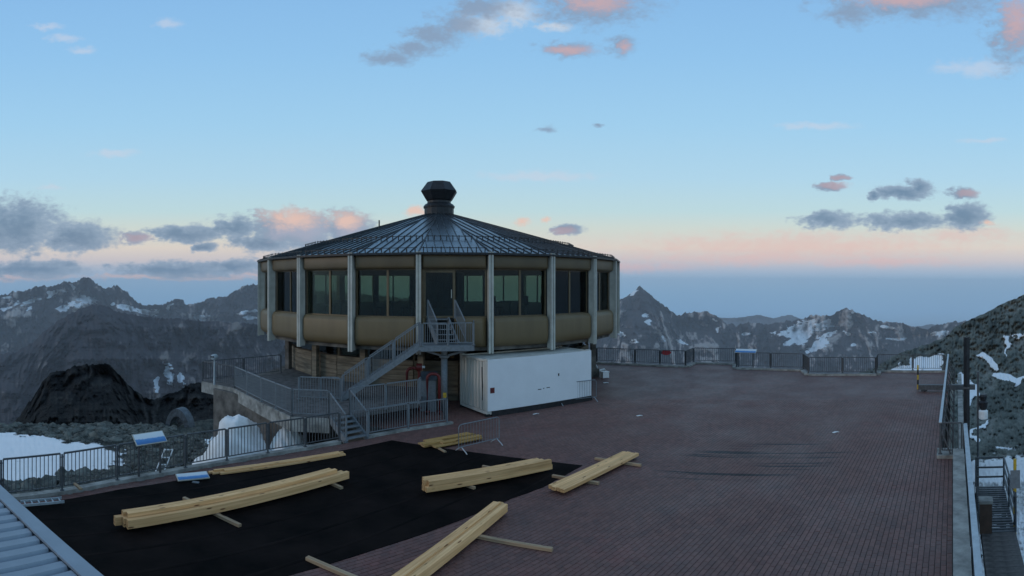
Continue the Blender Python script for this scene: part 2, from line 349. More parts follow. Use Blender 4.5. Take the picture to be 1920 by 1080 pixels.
# ================================================================== geometry helpers
def gp(px, py, z=0.0):                      # a surveyed bearing and dip met with the level z
    d = (H - z) / ((py - Y0) / F); th = (px - 960) / F
    return Vector((d * math.sin(th), d * math.cos(th), z))
def dp(px, py, d):                          # a surveyed bearing and dip at ground distance d
    th = (px - 960) / F
    return Vector((d * math.sin(th), d * math.cos(th), H - d * (py - Y0) / F))
class MB:
    def __init__(s): s.v = []; s.f = []; s.m = []
    def add(s, vs, fs, m=0):
        o = len(s.v); s.v += [tuple(x) for x in vs]; s.f += [tuple(i + o for i in f) for f in fs]; s.m += [m] * len(fs)
    def box(s, c, size, rz=0.0, m=0):
        x, y, z = (k / 2 for k in size); c_, s_ = math.cos(rz), math.sin(rz); vs = []
        for dz in (-z, z):
            for dx, dy in ((-x, -y), (x, -y), (x, y), (-x, y)):
                vs.append((c[0] + dx * c_ - dy * s_, c[1] + dx * s_ + dy * c_, c[2] + dz))
        s.add(vs, [(3, 2, 1, 0), (4, 5, 6, 7), (0, 1, 5, 4), (1, 2, 6, 5), (2, 3, 7, 6), (3, 0, 4, 7)], m)
    def bar(s, a, b, w, h, m=0, up=Vector((0, 0, 1)), ch=0.0):
        a, b = Vector(a), Vector(b); d = (b - a).normalized()
        sd_ = d.cross(up)
        if sd_.length < 1e-5: sd_ = d.cross(Vector((1, 0, 0)))
        sd_.normalize(); u = sd_.cross(d)
        if ch:
            pr = [(-w/2+ch, -h/2), (w/2-ch, -h/2), (w/2, -h/2+ch), (w/2, h/2-ch), (w/2-ch, h/2), (-w/2+ch, h/2), (-w/2, h/2-ch), (-w/2, -h/2+ch)]
        else:
            pr = [(-w/2, -h/2), (w/2, -h/2), (w/2, h/2), (-w/2, h/2)]
        n = len(pr); vs = [p + sd_ * x + u * y for p in (a, b) for x, y in pr]
        fs = [(i, (i + 1) % n, n + (i + 1) % n, n + i) for i in range(n)]
        s.add(vs, fs, m); s.add(vs, [tuple(range(n))[::-1], tuple(range(n, 2 * n))], m if not hasattr(s, 'endm') else s.endm)
    def tube(s, pts, r, n=8, m=0, caps=True):
        pts = [Vector(p) for p in pts]; rings = []
        for i, p in enumerate(pts):
            d = (pts[min(i + 1, len(pts) - 1)] - pts[max(i - 1, 0)]).normalized()
            a = d.cross(Vector((0, 0, 1)))
            if a.length < 1e-3: a = d.cross(Vector((1, 0, 0)))
            a.normalize(); b = a.cross(d); rr = r[i] if isinstance(r, (list, tuple)) else r
            rings.append([p + a * rr * math.cos(2 * math.pi * k / n) + b * rr * math.sin(2 * math.pi * k / n) for k in range(n)])
        vs = [v for q in rings for v in q]; fs = []
        for i in range(len(pts) - 1):
            for k in range(n): fs.append((i * n + k, i * n + (k + 1) % n, (i + 1) * n + (k + 1) % n, (i + 1) * n + k))
        if caps: fs += [tuple(range(n))[::-1], tuple(range((len(pts) - 1) * n, len(pts) * n))]
        s.add(vs, fs, m)
    def prism(s, poly, z0, z1, m=0):
        n = len(poly); vs = [(p[0], p[1], z) for z in (z0, z1) for p in poly]
        ar = sum(poly[i][0] * poly[(i + 1) % n][1] - poly[(i + 1) % n][0] * poly[i][1] for i in range(n))
        fs = [(i, (i + 1) % n, n + (i + 1) % n, n + i) for i in range(n)] + [tuple(range(n))[::-1], tuple(range(n, 2 * n))]
        if ar < 0: fs = [f[::-1] for f in fs]
        s.add(vs, fs, m)
    def lathe(s, prof, n=24, ph=0.0, c=(0, 0, 0), m=0, cap=True):
        vs = [(c[0] + r * math.sin(ph + 2 * math.pi * k / n), c[1] + r * math.cos(ph + 2 * math.pi * k / n), c[2] + z) for r, z in prof for k in range(n)]
        fs = []
        for i in range(len(prof) - 1):
            for k in range(n): fs.append((i * n + (k + 1) % n, i * n + k, (i + 1) * n + k, (i + 1) * n + (k + 1) % n))
        if cap: fs += [tuple(range(n)), tuple(range((len(prof) - 1) * n, len(prof) * n))[::-1]]
        s.add(vs, fs, m)
    def mesh(s, name, mats, smooth=False, origin=None):
        me = bpy.data.meshes.new(name)
        vs = s.v if origin is None else [(x - origin[0], y - origin[1], z - origin[2]) for x, y, z in s.v]
        me.from_pydata(vs, [], s.f)
        for m in (mats if isinstance(mats, (list, tuple)) else [mats]): me.materials.append(m)
        if any(s.m): me.polygons.foreach_set('material_index', s.m)
        if smooth: me.polygons.foreach_set('use_smooth', [True] * len(me.polygons))
        me.update()
        bm = bmesh.new(); bm.from_mesh(me); bmesh.ops.recalc_face_normals(bm, faces=bm.faces); bm.to_mesh(me); bm.free()
        return me
WP = {}                                      # world position of every object's origin (nothing but copies about Z is rotated)
def thing(name, label, cat, loc=(0, 0, 0), group=None):
    o = bpy.data.objects.new(name, None); o.empty_display_size = .3; COL.objects.link(o)
    o.location = loc; WP[o] = Vector(loc); o['label'] = label; o['category'] = cat
    if group: o['group'] = group
    return o
def put(name, me, parent=None, loc=(0, 0, 0), rz=0.0, rot=None, label=None):
    o = bpy.data.objects.new(name, me); COL.objects.link(o)
    base_ = WP[parent] if parent else Vector((0, 0, 0))
    o.parent = parent; WP[o] = Vector(loc); o.location = Vector(loc) - base_
    o.rotation_euler = rot if rot else (0, 0, rz)
    if label: o['label'] = label
    return o
def solo(name, mb, mats, label, cat, group=None, origin=None, smooth=False):
    org = Vector(origin) if origin is not None else Vector((0, 0, 0))
    o = put(name, mb.mesh(name, mats, smooth, org), None, org)
    o['label'] = label; o['category'] = cat
    if group: o['group'] = group
    return o
def part(name, mb, mats, parent, origin=None, smooth=False, label=None):
    org = Vector(origin) if origin is not None else WP[parent]
    return put(name, mb.mesh(name, mats, smooth, org), parent, org, label=label)
def structure(name, mb_or_me, mats=None, kind='structure', smooth=False):
    me = mb_or_me.mesh(name, mats, smooth) if isinstance(mb_or_me, MB) else mb_or_me
    o = put(name, me); o['kind'] = kind
    return o

# ---- value noise for the terrain
def vnoise(x, y, seed, planar=False):
    xi, yi = np.floor(x).astype(np.int64), np.floor(y).astype(np.int64); xf, yf = x - xi, y - yi
    def h(a, b):
        n = (a * 374761393 + b * 668265263 + seed * 974711) & 0x7fffffff
        n = ((n ^ (n >> 13)) * 1274126177) & 0x7fffffff
        return ((n ^ (n >> 16)) & 0xffff) / 65535.0
    u, v = (xf, yf) if planar else (xf * xf * (3 - 2 * xf), yf * yf * (3 - 2 * yf))
    return (h(xi, yi) * (1 - u) + h(xi + 1, yi) * u) * (1 - v) + (h(xi, yi + 1) * (1 - u) + h(xi + 1, yi + 1) * u) * v
def fbm(x, y, o=5, seed=1, ridged=False, planar=False):
    a, s, t = 1.0, 0.0, 0.0
    for i in range(o):
        n = vnoise(x, y, seed + i * 17, planar)
        if ridged: n = 1 - abs(2 * n - 1)
        s = s + a * n; t += a; a *= .52; x = x * 2.03 + 5.1; y = y * 2.03 + 9.7
    return s / t

def grid_mesh(name, V, snow, material, tone=None):
    nr, nc = V.shape[:2]
    me = bpy.data.meshes.new(name)
    idx = np.arange(nr * nc).reshape(nr, nc)
    q = np.stack([idx[:-1, :-1], idx[:-1, 1:], idx[1:, 1:], idx[1:, :-1]], -1).reshape(-1, 4)
    me.from_pydata(V.reshape(-1, 3).tolist(), [], q.tolist())
    me.materials.append(material)
    me.polygons.foreach_set('use_smooth', [True] * len(me.polygons))
    a = me.attributes.new('snow', 'FLOAT', 'POINT'); a.data.foreach_set('value', snow.reshape(-1).astype(np.float32))
    if tone is not None:
        a = me.attributes.new('tone', 'FLOAT', 'POINT'); a.data.foreach_set('value', np.clip(tone, 0, 1).reshape(-1).astype(np.float32))
    me.update()
    return me
def blobs(X, Y, lst):
    s = np.zeros_like(X)
    for (cx, cy, a, b, w) in lst:
        cs, sn = math.cos(math.radians(w)), math.sin(math.radians(w))
        dx, dy = X - cx, Y - cy
        u, v = dx * cs + dy * sn, -dx * sn + dy * cs
        s = np.maximum(s, 1 - np.sqrt((u / a) ** 2 + (v / b) ** 2))
    return np.clip(s, 0, 1)
def mountain(name, ridge, D, Dn, ybot, material, step=2.0, rows=110, jag=2.5, amp=.035, gul=26.0, snow=(), sfloor=.30, seed=1, p=1.0, back=1.25, slopesnow=0.0):
    rx, ry = zip(*ridge)
    X = np.arange(rx[0], rx[-1] + .1, step); yr = np.interp(X, rx, ry)
    yr = yr - (fbm(X / 15.0, X * 0 + 3.3, 5, seed + 50, True, True) - .6) * 2.6 * jag
    yr = yr - (fbm(X / 4.5, X * 0 + 8.1, 3, seed + 60, True, True) - .55) * jag * 1.5
    t = np.linspace(0, 1, rows)[:, None] ** 1.15
    Xg = np.repeat(X[None], rows, 0); Yg = yr[None] * (1 - t) + ybot * t
    warp_ = (fbm(Xg / 50, Yg / 50, 4, seed + 5) - .5) * 26
    # gullies fan out below the summits
    slope_ = np.gradient(np.convolve(np.pad(yr, 20, 'edge'), np.ones(41) / 41, 'valid')) / step
    warp_ = warp_ - slope_[None] * (Yg - yr[None]) * .9
    g = fbm((Xg + warp_) / gul, Yg / (gul * 1.8), 7, seed + 9, True, True) - .55
    g2 = fbm((Xg - warp_) / (gul * 3.0), Yg / (gul * 3), 5, seed + 23, False, True) - .5
    g3 = fbm((Xg + warp_) / (gul * .30), Yg / (gul * .7), 5, seed + 77, True, True) - .55
    g4 = fbm(Xg / (gul * .12), Yg / (gul * .16), 4, seed + 177) - .5
    env = np.clip(t * 9, 0.05, 1)
    dist = (D + (Dn - D) * t ** p) * (1 + amp * (g * 1.5 + g2 * 2.0 + g3 * .40 + g4 * .10) * env)
    th = (Xg - 960) / F; e = (Yg - Y0) / F
    V = np.stack([dist * np.sin(th), dist * np.cos(th), H - dist * e], -1)
    rag = fbm(Xg / 7.0 + Yg / 11.0, Yg / 3.2, 4, seed + 91) - .5
    rag2 = fbm(Xg / 26.0, Yg / 14.0, 3, seed + 95) - .5
    sn = blobs(Xg + rag2 * 26, Yg + rag2 * 12, snow)
    sn = np.where(sn > 0, .10 + .62 * np.minimum(sn * 1.8, 1) + g * .5 + rag * 1.1, 0)
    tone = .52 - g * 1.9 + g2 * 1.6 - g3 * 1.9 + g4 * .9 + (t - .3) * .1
    bk = V[:1].copy(); bk[..., :2] *= back; bk[..., 2] -= D * .12 * (back - 1) * 4
    V = np.concatenate([bk, V]); sn = np.concatenate([sn[:1] * 0, sn]); tone = np.concatenate([tone[:1], tone])
    me_ = grid_mesh(name, V, sn, material, tone)
    me_.polygons.foreach_set('use_smooth', [True] * len(me_.polygons))
    return structure(name, me_)

# ================================================================== terrain
rock_far = [(.050, .042, .043), (.14, .112, .108), (.27, .212, .192), (.46, .39, .35)]
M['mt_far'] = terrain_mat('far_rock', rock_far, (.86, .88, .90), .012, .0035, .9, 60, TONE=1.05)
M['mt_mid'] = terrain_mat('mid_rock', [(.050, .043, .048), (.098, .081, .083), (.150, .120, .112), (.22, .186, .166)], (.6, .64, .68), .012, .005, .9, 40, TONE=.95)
M['mt_blue'] = terrain_mat('distant_rock', [(.10, .10, .11), (.14, .14, .15)], (.6, .64, .68), .01, .002, .4, 60)
M['hill'] = terrain_mat('dark_hill', [(.009, .0085, .009), (.017, .0155, .0155), (.032, .029, .027)], (.5, .5, .5), .2, .10, 1.0, 1.6)
M['rubble'] = terrain_mat('grey_green_rubble', [(.022, .025, .024), (.05, .056, .05), (.085, .092, .08), (.14, .145, .13)], (.92, .93, .94), .5, .7, 1.0, .5)
M['slope'] = terrain_mat('grey_green_slope', [(.075, .085, .076), (.115, .127, .112), (.155, .167, .146), (.23, .23, .205)], (.86, .87, .88), .12, .16, 1.0, .8)
M['valley'] = mat('valley_floor', (.09, .10, .10), .95, 0, .3, .002)

vb = MB()
ring = [(21500 * math.sin(2 * math.pi * k / 64), 21500 * math.cos(2 * math.pi * k / 64), -2600) for k in range(64)]
vb.add(ring, [tuple(range(64))[::-1]])
structure('ground', vb, M['valley'])

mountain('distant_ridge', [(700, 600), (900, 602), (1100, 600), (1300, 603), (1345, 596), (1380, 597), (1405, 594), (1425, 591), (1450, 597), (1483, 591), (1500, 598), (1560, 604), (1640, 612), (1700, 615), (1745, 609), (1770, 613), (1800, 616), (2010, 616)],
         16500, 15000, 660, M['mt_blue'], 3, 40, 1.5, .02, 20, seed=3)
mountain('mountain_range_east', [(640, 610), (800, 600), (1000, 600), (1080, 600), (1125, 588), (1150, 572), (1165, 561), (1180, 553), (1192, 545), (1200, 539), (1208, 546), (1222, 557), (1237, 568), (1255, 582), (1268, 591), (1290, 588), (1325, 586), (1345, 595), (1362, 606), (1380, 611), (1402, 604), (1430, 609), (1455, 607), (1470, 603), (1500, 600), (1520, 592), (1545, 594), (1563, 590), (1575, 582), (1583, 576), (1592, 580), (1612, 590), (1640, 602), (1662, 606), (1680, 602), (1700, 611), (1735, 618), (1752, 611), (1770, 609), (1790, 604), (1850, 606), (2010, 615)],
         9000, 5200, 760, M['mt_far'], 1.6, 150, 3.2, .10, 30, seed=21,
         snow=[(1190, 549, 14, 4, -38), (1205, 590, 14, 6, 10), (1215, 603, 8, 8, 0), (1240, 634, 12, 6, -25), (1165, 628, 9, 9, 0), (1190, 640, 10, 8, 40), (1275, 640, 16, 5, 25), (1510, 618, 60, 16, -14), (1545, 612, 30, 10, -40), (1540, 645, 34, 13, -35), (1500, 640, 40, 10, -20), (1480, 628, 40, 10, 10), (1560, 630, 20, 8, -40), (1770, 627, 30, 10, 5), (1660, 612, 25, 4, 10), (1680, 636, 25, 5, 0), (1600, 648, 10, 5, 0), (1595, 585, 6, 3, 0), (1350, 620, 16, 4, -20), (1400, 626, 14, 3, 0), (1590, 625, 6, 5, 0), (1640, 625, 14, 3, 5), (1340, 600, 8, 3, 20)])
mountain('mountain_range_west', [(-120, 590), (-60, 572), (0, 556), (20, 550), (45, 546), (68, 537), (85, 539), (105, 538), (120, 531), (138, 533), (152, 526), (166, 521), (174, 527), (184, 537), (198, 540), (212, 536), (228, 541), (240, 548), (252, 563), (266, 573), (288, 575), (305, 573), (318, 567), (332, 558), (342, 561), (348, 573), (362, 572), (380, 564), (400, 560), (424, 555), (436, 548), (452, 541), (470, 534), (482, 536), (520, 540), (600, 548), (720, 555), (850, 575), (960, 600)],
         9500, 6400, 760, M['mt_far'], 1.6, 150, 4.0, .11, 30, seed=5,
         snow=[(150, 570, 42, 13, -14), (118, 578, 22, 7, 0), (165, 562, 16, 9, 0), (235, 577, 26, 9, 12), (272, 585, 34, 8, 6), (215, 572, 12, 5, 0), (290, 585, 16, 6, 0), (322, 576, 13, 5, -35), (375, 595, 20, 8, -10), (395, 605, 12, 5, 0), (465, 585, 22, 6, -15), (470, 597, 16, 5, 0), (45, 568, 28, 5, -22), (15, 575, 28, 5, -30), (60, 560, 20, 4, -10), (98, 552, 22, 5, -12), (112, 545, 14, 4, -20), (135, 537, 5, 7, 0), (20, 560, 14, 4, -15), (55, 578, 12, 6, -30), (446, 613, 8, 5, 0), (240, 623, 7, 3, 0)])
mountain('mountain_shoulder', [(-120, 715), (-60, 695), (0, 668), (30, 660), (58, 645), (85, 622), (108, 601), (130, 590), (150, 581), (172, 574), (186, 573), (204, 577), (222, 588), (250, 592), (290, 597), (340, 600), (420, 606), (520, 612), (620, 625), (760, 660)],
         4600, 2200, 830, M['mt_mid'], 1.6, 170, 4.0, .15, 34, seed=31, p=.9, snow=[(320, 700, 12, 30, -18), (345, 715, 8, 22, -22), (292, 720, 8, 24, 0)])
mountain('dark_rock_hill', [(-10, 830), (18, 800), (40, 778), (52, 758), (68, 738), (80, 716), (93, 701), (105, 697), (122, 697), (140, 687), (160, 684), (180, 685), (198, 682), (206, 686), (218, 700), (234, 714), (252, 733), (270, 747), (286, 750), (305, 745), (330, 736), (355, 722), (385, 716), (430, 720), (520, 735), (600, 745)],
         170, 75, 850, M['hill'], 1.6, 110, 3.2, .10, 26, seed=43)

def near_terrain(name, x0, x1, ytop, yrows, dist_of, material, snow, seed, step=2.0, namp=.03, nsc=18.0, sgain=1.0):
    X = np.arange(x0, x1 + .1, step)
    yt = np.interp(X, *zip(*ytop)); yt = yt + (fbm(X / 9.0, X * 0 + 1.7, 4, seed + 3) - .5) * 6
    t = np.linspace(0, 1, yrows)[:, None]
    Xg = np.repeat(X[None], yrows, 0); Yg = yt[None] * (1 - t) + 1150 * t
    d = dist_of(Xg, Yg, t)
    n = fbm(Xg / nsc, Yg / nsc * 1.3, 6, seed, True) - .5
    n2 = fbm(Xg / (nsc * 4), Yg / (nsc * 3), 4, seed + 8) - .5
    rag = fbm(Xg / 9.0, Yg / 5.0, 4, seed + 91) - .5
    rag2 = fbm(Xg / 30.0, Yg / 18.0, 3, seed + 95) - .5
    sn = blobs(Xg + rag2 * 40, Yg + rag2 * 26, snow)
    sn = np.where(sn > 0, .30 + .55 * np.minimum(sn * 2.5, 1) * sgain + rag * .5, 0)
    d = d * (1 + namp * (n + n2 * 1.2) * np.where(sn > .5, .3, 1.0))
    th = (Xg - 960) / F; e = (Yg - Y0) / F
    V = np.stack([d * np.sin(th), d * np.cos(th), H - d * e], -1)
    n4 = fbm(Xg / 3.2 + Yg / 9, Yg / 2.4, 4, seed + 41) - .5
    tone = .5 + n * .6 + n2 * .9 + n4 * .6
    bk = V[:1].copy(); bk[..., :2] *= 1.15; bk[..., 2] -= 12
    V = np.concatenate([bk, V]); sn = np.concatenate([sn[:1] * 0, sn]); tone = np.concatenate([tone[:1], tone])
    return structure(name, grid_mesh(name, V, sn, material, tone))
def dl(X, Y, t):
    zt = -3.2 - 6.5 * np.clip((900 - Y) / 110, 0, 1) ** 1.2
    return (H - zt) / (np.maximum(Y - Y0, 40) / F)
near_terrain('rocky_slope', -60, 900, [(-60, 792), (0, 795), (60, 797), (130, 797), (200, 790), (240, 806), (300, 815), (345, 795), (390, 785), (480, 790), (900, 800)], 150, dl, M['rubble'],
             [(50, 850, 215, 42, 6), (120, 865, 125, 32, -10), (20, 872, 120, 42, 0), (10, 793, 14, 5, 0), (412, 835, 40, 34, -50), (530, 820, 32, 26, -30)], 61, 2.0, .05, 9.0)
def dr(X, Y, t):
    yr = Y[0][None]
    a = np.clip((Y - yr) / np.maximum(905 - yr, 30), 0, 1)
    near = (H + 4.6) / (np.maximum(Y - Y0, 150) / F)
    far = 240 * (1 - a) ** 1.5 + 27 * (1 - (1 - a) ** 1.5)
    return np.where(Y > 905, np.minimum(near, 27.0), np.maximum(far, 27.0))
near_terrain('mountain_slope', 1560, 2010, [(1560, 712), (1640, 690), (1668, 672), (1700, 657), (1740, 645), (1772, 632), (1788, 616), (1804, 606), (1822, 597), (1843, 589), (1858, 581), (1875, 572), (1900, 562), (1920, 553), (1965, 538), (2010, 525)], 220, dr, M['slope'],
             [(1880, 920, 190, 70, 0), (1900, 990, 170, 160, 0), (1840, 1010, 130, 150, 0), (1725, 683, 62, 16, -14), (1752, 680, 26, 22, 0), (1855, 678, 22, 9, 48), (1885, 708, 34, 9, 15), (1912, 715, 9, 18, 25), (1818, 735, 14, 26, 0), (1893, 650, 5, 24, 22), (1915, 628, 16, 3, -28), (1806, 715, 10, 18, 0), (1838, 800, 26, 8, -35), (1825, 815, 10, 10, 0)], 71, 1.5, .085, 8.0)

# haze: the air between here and the ranges
hz = MB(); hz.box((0, 0, -1210), (43400, 43400, 2800))
M['haze'] = bpy.data.materials.new('haze'); M['haze'].use_nodes = True
ht = M['haze'].node_tree; ht.nodes.clear()
ho = ht.nodes.new('ShaderNodeOutputMaterial'); pv = ht.nodes.new('ShaderNodeVolumePrincipled')
pv.inputs['Color'].default_value = (.90, .94, 1.0, 1); pv.inputs['Density'].default_value = 3.5e-5; pv.inputs['Anisotropy'].default_value = 0.0
ht.links.new(pv.outputs[0], ho.inputs['Volume'])
structure('haze', hz, M['haze'], 'stuff')

# ================================================================== terrace
FL = [gp(-60, 955), gp(3, 942), gp(118, 928), gp(222, 908), gp(350, 884), gp(428, 870), gp(505, 856), gp(575, 844), gp(640, 832)]   # left fence line
FR = [gp(690, 822), gp(765, 808), gp(838, 797)]
BK = [gp(1118, 681), gp(1190, 684), gp(1285, 688), gp(1300, 681), gp(1380, 683), gp(1381, 691), gp(1445, 693), gp(1507, 695), gp(1516, 703), gp(1580, 703), gp(1643, 703), gp(1645, 696), gp(1712, 697), gp(1772, 697)]
PE = gp(1787, 1080); NV = Vector((UD.y, -UD.x, 0))          # parapet: starts here and runs along UD
N_IN = PE.dot(NV)
corner = BK[-1]
RA = gp(1763, 857); RAU = RA.dot(UD)
BAZ = -.1275
BC = Vector((38.6 * math.sin(BAZ), 38.6 * math.cos(BAZ), 0))   # restaurant centre
poly = [Vector((-13, -6, 0)), Vector((1, -6, 0)), NV * N_IN + UD * 2.0, NV * N_IN + UD * RAU, NV * (N_IN - .45) + UD * RAU, corner + Vector((.3, -.2, 0))]
poly += [p for p in BK[::-1][1:]]
poly += [BC + Vector((12.5, 4, 0)), BC + Vector((-8, 2, 0)), BC + Vector((-10.4, -2, 0)), gp(560, 760), gp(640, 790)] + FR[::-1][1:2] + [FR[0]] + FL[::-1]
gs = MB()
gs.add([(p.x, p.y, -.022) for p in poly], [tuple(range(len(poly)))])
gs_me = gs.mesh('terrace_paving', M['brick_far'])
pave = structure('terrace_paving', gs_me)
sk = MB()
for a, b in zip(poly, poly[1:] + poly[:1]):
    sk.add([(a.x, a.y, -.03), (b.x, b.y, -.03), (b.x, b.y, -6), (a.x, a.y, -6)], [(0, 1, 2, 3)])
structure('terrace_foundation', sk, M['concrete_dark'])

MATPOLY = [gp(735, 826), gp(900, 850), gp(1015, 864), gp(1092, 873), gp(1018, 914), gp(957, 936), gp(860, 977), gp(702, 1031), gp(540, 1080), gp(400, 1125), gp(120, 1125), gp(-60, 1060), gp(-20, 970), gp(60, 946), gp(118, 938), gp(225, 918), gp(400, 889), gp(560, 860)]
mo = thing('roofing_mat', 'large matt black membrane laid over the paving under the timber stacks', 'mat', MATPOLY[0])
mm = MB(); mm.prism([(p.x, p.y) for p in MATPOLY], -.004, .012); part('membrane', mm, M['mat'], mo)
sdir = (gp(735, 826) - gp(225, 918)).normalized(); sper = Vector((sdir.y, -sdir.x, 0))
def clip_line(o, d, pl):                       # pieces of a line that lie on the membrane
    ts = []
    for a, b_ in zip(pl, pl[1:] + pl[:1]):
        e = b_ - a; den = d.x * e.y - d.y * e.x
        if abs(den) < 1e-9: continue
        w = a - o; t = (w.x * e.y - w.y * e.x) / den; u = (w.x * d.y - w.y * d.x) / den
        if 0 <= u < 1: ts.append(t)
    ts.sort(); return [(o + d * a, o + d * b_) for a, b_ in zip(ts[::2], ts[1::2])]
for k in range(1, 14):
    for a, b_ in clip_line(gp(735, 826) + sper * (k * 1.0 - .35), sdir, MATPOLY):
        if (b_ - a).length < .6: continue
        m_ = MB(); n_ = 10; vs = []
        for q in range(n_ + 1):
            c_ = a.lerp(b_, .01 + .98 * q / n_); wv = random.uniform(-.008, .008)
            for off, zz in ((-.06, .0125), (-.045 + wv, .019), (.03 + wv, .018), (.05, .0125)): vs.append(c_ + sper * off + Vector((0, 0, zz)))
        m_.add(vs, [(i_ * 4 + j_, i_ * 4 + j_ + 1, (i_ + 1) * 4 + j_ + 1, (i_ + 1) * 4 + j_) for i_ in range(n_) for j_ in range(3)])
        part('lap_seam', m_, M['mat'], mo, a)
def inside(px, py, pl):
    r = np.zeros(len(px), bool); n = len(pl)
    for i in range(n):
        x1, y1, x2, y2 = pl[i].x, pl[i].y, pl[(i + 1) % n].x, pl[(i + 1) % n].y
        c_ = ((y1 > py) != (y2 > py)) & (px < (x2 - x1) * (py - y1) / (y2 - y1 + 1e-12) + x1)
        r ^= c_
    return r
RW, RL, JT = .125, .21, .008
rows_ = np.arange(-60, 260); cols_ = np.arange(-84, 168)
rr, cc = np.meshgrid(rows_, cols_, indexing='ij')
vv = N_IN * 0 + rr * RW - N_IN + RW / 2 + .01; uu = (cc + .5 * (rr % 2)) * RL
bx = (UD.x * uu + VD.x * vv).ravel(); by = (UD.y * uu + VD.y * vv).ravel()
dd = np.hypot(bx, by); aa = np.arctan2(bx, by)
ok = (dd < PAVE_R) & (dd > 10.0) & (np.abs(aa) < 1.0) & inside(bx, by, poly) 
ok &= np.hypot(bx - BC.x, by - BC.y) > 9.0
bx, by, dd = bx[ok], by[ok], dd[ok]
# the three hundred that show largest are bricks of their own, the rest one mass of bricks
vis = (np.abs(np.arctan2(bx, by)) < .89) & ~inside(bx, by, MATPOLY) & (dd > 11.6)
order = np.argsort(np.where(vis, dd, 1e9))[:300]
single = np.zeros(len(bx), bool); single[order] = True
hx, hy, ch = (RL - .005) / 2, (RW - .013) / 2, .006
tmpl = [(-hx, -hy, -.02), (hx, -hy, -.02), (hx, hy, -.02), (-hx, hy, -.02), (-hx, -hy, -.005), (hx, -hy, -.005), (hx, hy, -.005), (-hx, hy, -.005),
        (-hx + ch, -hy + ch, 0), (hx - ch, -hy + ch, 0), (hx - ch, hy - ch, 0), (-hx + ch, hy - ch, 0)]
tf = [(0, 1, 5, 4), (1, 2, 6, 5), (2, 3, 7, 6), (3, 0, 4, 7), (4, 5, 9, 8), (5, 6, 10, 9), (6, 7, 11, 10), (7, 4, 8, 11), (8, 9, 10, 11)]
b1 = MB(); b1.add(tmpl, tf); brick_me = b1.mesh('brick', M['brick'])
ang = math.atan2(UD.y, UD.x)
for x, y in zip(bx[single], by[single]):
    o = put('brick', brick_me, pave, (x, y, random.uniform(-.003, .002)), ang + random.uniform(-.012, .012))
    o.rotation_euler.x = random.uniform(-.012, .012)
T = np.array(tmpl); fT = np.array(tf)
xs, ys = bx[~single], by[~single]; n = len(xs)
an = ang + rng.uniform(-.012, .012, n); cs, sn = np.cos(an), np.sin(an)
tx, ty = rng.uniform(-.012, .012, n), rng.uniform(-.02, .02, n)
Vx = xs[:, None] + T[None, :, 0] * cs[:, None] - T[None, :, 1] * sn[:, None]
Vy = ys[:, None] + T[None, :, 0] * sn[:, None] + T[None, :, 1] * cs[:, None]
Vz = T[None, :, 2] + rng.uniform(-.003, .002, n)[:, None] + T[None, :, 0] * tx[:, None] + T[None, :, 1] * ty[:, None]
me = bpy.data.meshes.new('bricks_mass')
me.from_pydata(np.stack([Vx, Vy, Vz], -1).reshape(-1, 3).tolist(), [], (fT[None] + (np.arange(n) * 12)[:, None, None]).reshape(-1, 4).tolist())
me.materials.append(M['brick']); me.update()
bo = put('brick_field', me, pave); bo['kind'] = 'stuff'

def kerb(name, pts, w, z0, z1, label, side=1, m='concrete'):
    k = MB()
    for a, b in zip(pts, pts[1:]):
        d = (b - a).normalized(); nn = Vector((-d.y, d.x, 0)) * side
        k.prism([(a.x, a.y), (b.x, b.y), (b.x + nn.x * w, b.y + nn.y * w), (a.x + nn.x * w, a.y + nn.y * w)], z0, z1)
    return solo(name, k, M[m], label, 'kerb')
kerb('concrete_kerb', FL, .24, -.5, .10, 'low concrete kerb under the long railing beside the black mat', 1)
kerb('concrete_kerb', FR + [gp(850, 795)], .2, -.2, .09, 'short concrete kerb at the foot of the metal stairs', 1)
kerb('concrete_kerb', BK, .28, -.5, .10, 'pale concrete kerb along the far end of the terrace', -1)

